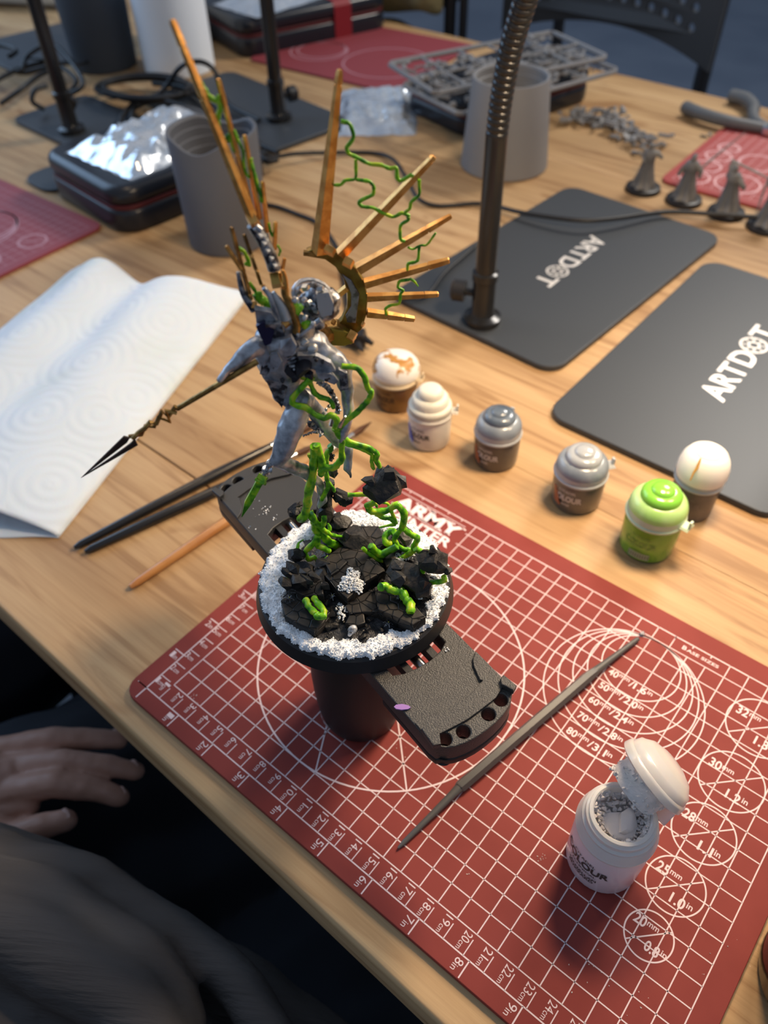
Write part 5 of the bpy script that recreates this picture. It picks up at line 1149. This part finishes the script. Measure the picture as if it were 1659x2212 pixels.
# ================================================================ chair beyond the table
CHY = 118
chair = thing('perforated_chair', (-32, 128, -75.3), 'dark chair with a perforated curved back beyond the far table edge', 'chair')
CM = mat('chair_plastic', (.05, .052, .055), .5); CP = mat('chair_metal', (.035, .036, .04), .4, .5)
xl, xr = -54, -19
def bz(x): return -2.5 + 3.2*(1-((x-(xl+xr)/2)/((xr-xl)/2))**2) - .12*(x-xl)*0
bot = [(x, bz(x)-1.5) for x in [xl+(xr-xl)*i/16 for i in range(17)]]; top = [(x, 26+1.5*(1-((x+36.5)/17.5)**2)) for x in [xr+(xl-xr)*i/8 for i in range(9)]]
holes = [circle(xl+3.2+2.3*i, bz(xl+3.2+2.3*i)+2.0+2.5*j, .62, 8)[::-1] for j in range(8) for i in range(13) if not (i == 5)]
m = M(); m.outline([bot+top]+holes, 0, 1.0, .08, 1, T=lambda p: Vector((p.x, CHY+p.z+.006*(p.x+36)**2*-1, p.y))); m.build('backrest', CM, chair, smooth=30)
m = M(); m.outline([rrect(-36, CHY+21, 34, 36, 5, 0)], -33, -31, .5, 2); m.build('seat', CM, chair, smooth=30)
for x in (xl+1, xr-1):
    m = M(); m.tube([(x, CHY, 24), (x, CHY-.5, -6), (x, CHY+2, -32), (x-.5, CHY-3, -75.3)], 1.1, 10); m.build('rear_leg', CP, chair)
    m = M(); m.tube([(x, CHY+36, -32), (x, CHY+40, -75.3)], 1.1, 10); m.build('front_leg', CP, chair)
m = M(); m.tube([(-45, CHY+.5, 0), (-45, CHY+2, -32)], .9, 8); m.build('back_strut', CP, chair)
# garment on a second seat beyond the table
ch2 = thing('chair', (-78, 112, -75.3), 'dark chair leg and rail beyond the far table edge, left of the perforated chair', 'chair')
for x in (-58.5, -56, -86):
    m = M(); m.tube([(x, 108, 20), (x, 108, -75.3)], 1.0 if x != -56 else .7, 10); m.build('leg', CP, ch2)
m = M(); m.outline([rrect(-75, 127, 30, 34, 5)], -33, -31, .5, 2); m.build('seat', CM, ch2, smooth=30)
m = M(); m.outline([rrect(-72, 8, 30, 16, 3)], 0, 1.2, .1, 1, T=lambda p: Vector((p.x, 108+p.z, p.y))); m.build('backrest', CM, ch2, smooth=30)
gar = blob('draped_jacket', [((-88, 103.5, 3), 3.0, (-60, 103.5, 2.5), 2.8), ((-86, 103.2, -4), 2.8, (-62, 103.2, -5), 2.8), ((-84, 103.2, -14), 2.8, (-64, 103.2, -14), 2.6), ((-88, 103.5, 9), 2.8, (-60, 103.5, 9), 2.8)], .7, mat('olive_cloth', (.13, .10, .05), .85, c2=(.20, .16, .07), ns=.15, bump=.4, bs=1, bd=.3), smooth=3, disp=1.6, dsc=.18)
tag(gar, 'olive brown jacket hanging beyond the far table edge at the top', 'jacket')
# ================================================================ wide dark seat, added to deepen the shade under the table
t = thing('chair', (-14, -25, -75.3), 'dark seat added to deepen the shade under the near table edge', 'chair')
m = M(); m.outline([rrect(-20, -16, 74, 30, 6)], -45, -40, 1, 2); m.build('seat', CM, t, smooth=30)
for x in (-54, 14):
    for y in (-28, -4): m = M(); m.tube([(x, y, -45), (x, y, -75.3)], 1.2, 8); m.build('leg', CP, t)
# ================================================================ person at the near left
TR = mat('black_trousers', (.015, .018, .026), .85, bump=.4, bs=6, bd=.03)
SH = mat('charcoal_sweatshirt', (.085, .076, .072), .95, c2=(.070, .063, .060), ns=.2, bump=1.0, bs=1.7, bd=.10, stretch=(.2, 2.3, 1.2), spec=.15, rotz=R(34))
SK_ = mat('skin', (.52, .28, .20), .5, c2=(.58, .33, .25), ns=.4, sss=.15, bump=.3, bs=4, bd=.03)
pers = thing('person', (0, -25, -75.3), 'seated person in black trousers and charcoal sweatshirt, one hand resting on the thigh', 'person')
ZH = -15
def hp_(u, v, dz=0): return at(u, v, ZH+dz)
hand = [(hp_(-150, 1660, 1), 2.6, hp_(-40, 1690, .6), 2.2), (hp_(-40, 1690, .6), 2.1, hp_(10, 1680, .5), 1.6), (hp_(-60, 1640, .6), 1.6, hp_(0, 1630, .5), 1.1), (hp_(-60, 1740, .6), 1.7, hp_(0, 1720, .5), 1.2),
        (hp_(-10, 1622, .6), .95, hp_(110, 1596, 1.0), .84), (hp_(110, 1596, 1.0), .84, hp_(200, 1596, .4), .76), (hp_(200, 1596, .4), .74, hp_(255, 1598, -.1), .66),
        (hp_(0, 1660, .6), .95, hp_(140, 1645, 1.2), .86), (hp_(140, 1645, 1.2), .86, hp_(235, 1655, .6), .76), (hp_(235, 1655, .6), .76, hp_(292, 1666, .0), .64),
        (hp_(0, 1715, .6), 1.1, hp_(120, 1692, 1.2), .95), (hp_(120, 1692, 1.2), .95, hp_(210, 1705, .5), .82), (hp_(210, 1705, .5), .8, hp_(258, 1722, .0), .66),
        (hp_(-30, 1760, .3), .9, hp_(60, 1740, .3), .8), (hp_(20, 1810, .2), 1.0, hp_(90, 1785, .5), .86), (hp_(90, 1785, .5), .86, hp_(142, 1772, .4), .74),
        (hp_(-60, 1790, .2), 1.3, hp_(20, 1810, .2), 1.0), (hp_(-150, 1660, 1), 2.6, hp_(-420, 1720, 3), 3.2)]
hb_ = blob('body', hand, .14, SK_, pers, smooth=4, disp=.05, dsc=1.2)
for (u, v, dz, w) in ((248, 1583, .35, .5), (288, 1650, .5, .5), (262, 1707, .4, .45), (140, 1757, 1.0, .55)):
    c = hp_(u, v, dz); m = M(); m.rock(c, w*.8, 3, 40, (1.1, .75, .2)); m.build('fingernail', mat('nail', (.58, .36, .30), .4), pers, smooth=80)
tr = [((-26, -30, -25), 9, (-9, 6, -26), 7.2), ((-9, 6, -26), 7.2, (-10, 22, -27), 6.8), ((-10, 22, -27), 6.5, (-12, 28, -65), 5), ((0, -34, -26), 9, (22, 8, -29), 7.5), ((22, 8, -29), 7.5, (30, 24, -30), 7), ((30, 24, -30), 6.5, (30, 28, -65), 5), ((-26, -34, -25), 10, (8, -38, -25), 10)]
tr += [((-6, -10, -31), 9, (6, 16, -32), 8), ((-16, -10, -31), 9, (-14, 14, -32), 8), ((-34, -10, -28), 9, (-34, 12, -28), 8), ((10, -12, -28), 9, (12, 14, -30), 7)]  # extra lap volumes added to darken the gap under the table
blob('trousers', tr, .7, TR, pers, smooth=4, disp=.5, dsc=.2)
m = caps([((-24, 8, -34), 6.2, (-18.5, 9.5, -31), 6.0)]); m.build('denim_knee', mat('navy_denim', (.022, .038, .07), .8), pers, smooth=180)
e0 = [at(-260, 1720, -9), at(-60, 1785, -9), at(150, 1840, -9.5), at(350, 1940, -10), at(500, 2050, -10.5), at(640, 2130, -11), at(900, 2330, -12), at(1150, 2560, -13)]
sh = []
dn = Vector((-.35, -.93, 0)).normalized()
for i, (a, b) in enumerate(zip(e0, e0[1:])):
    for k, (off, rr_, dz) in enumerate(((3.0, 3.0, -1.5), (8, 4.6, -.5), (13, 6, 1.5), (19, 8, 3))):
        sh.append((a+dn*off+Vector((0, 0, dz)), rr_, b+dn*off+Vector((0, 0, dz)), rr_))
for (pts, rr_, z) in (([(-60, 1890), (120, 1950), (300, 2080), (380, 2230)], 1.5, -5.5), ([(-60, 1985), (120, 2060), (260, 2160), (340, 2290)], 1.7, -4.0), ([(0, 1830), (180, 1890), (380, 2010), (520, 2140), (600, 2260)], 1.2, -7.3)):
    q = [at(u, v, z) for u, v in pts]
    for a, b in zip(q, q[1:]): sh.append((a+Vector((0, 0, -.1)), rr_, b+Vector((0, 0, -.1)), rr_))
blob('sweatshirt', sh, .4, SH, pers, smooth=4, disp=.35, dsc=.25)
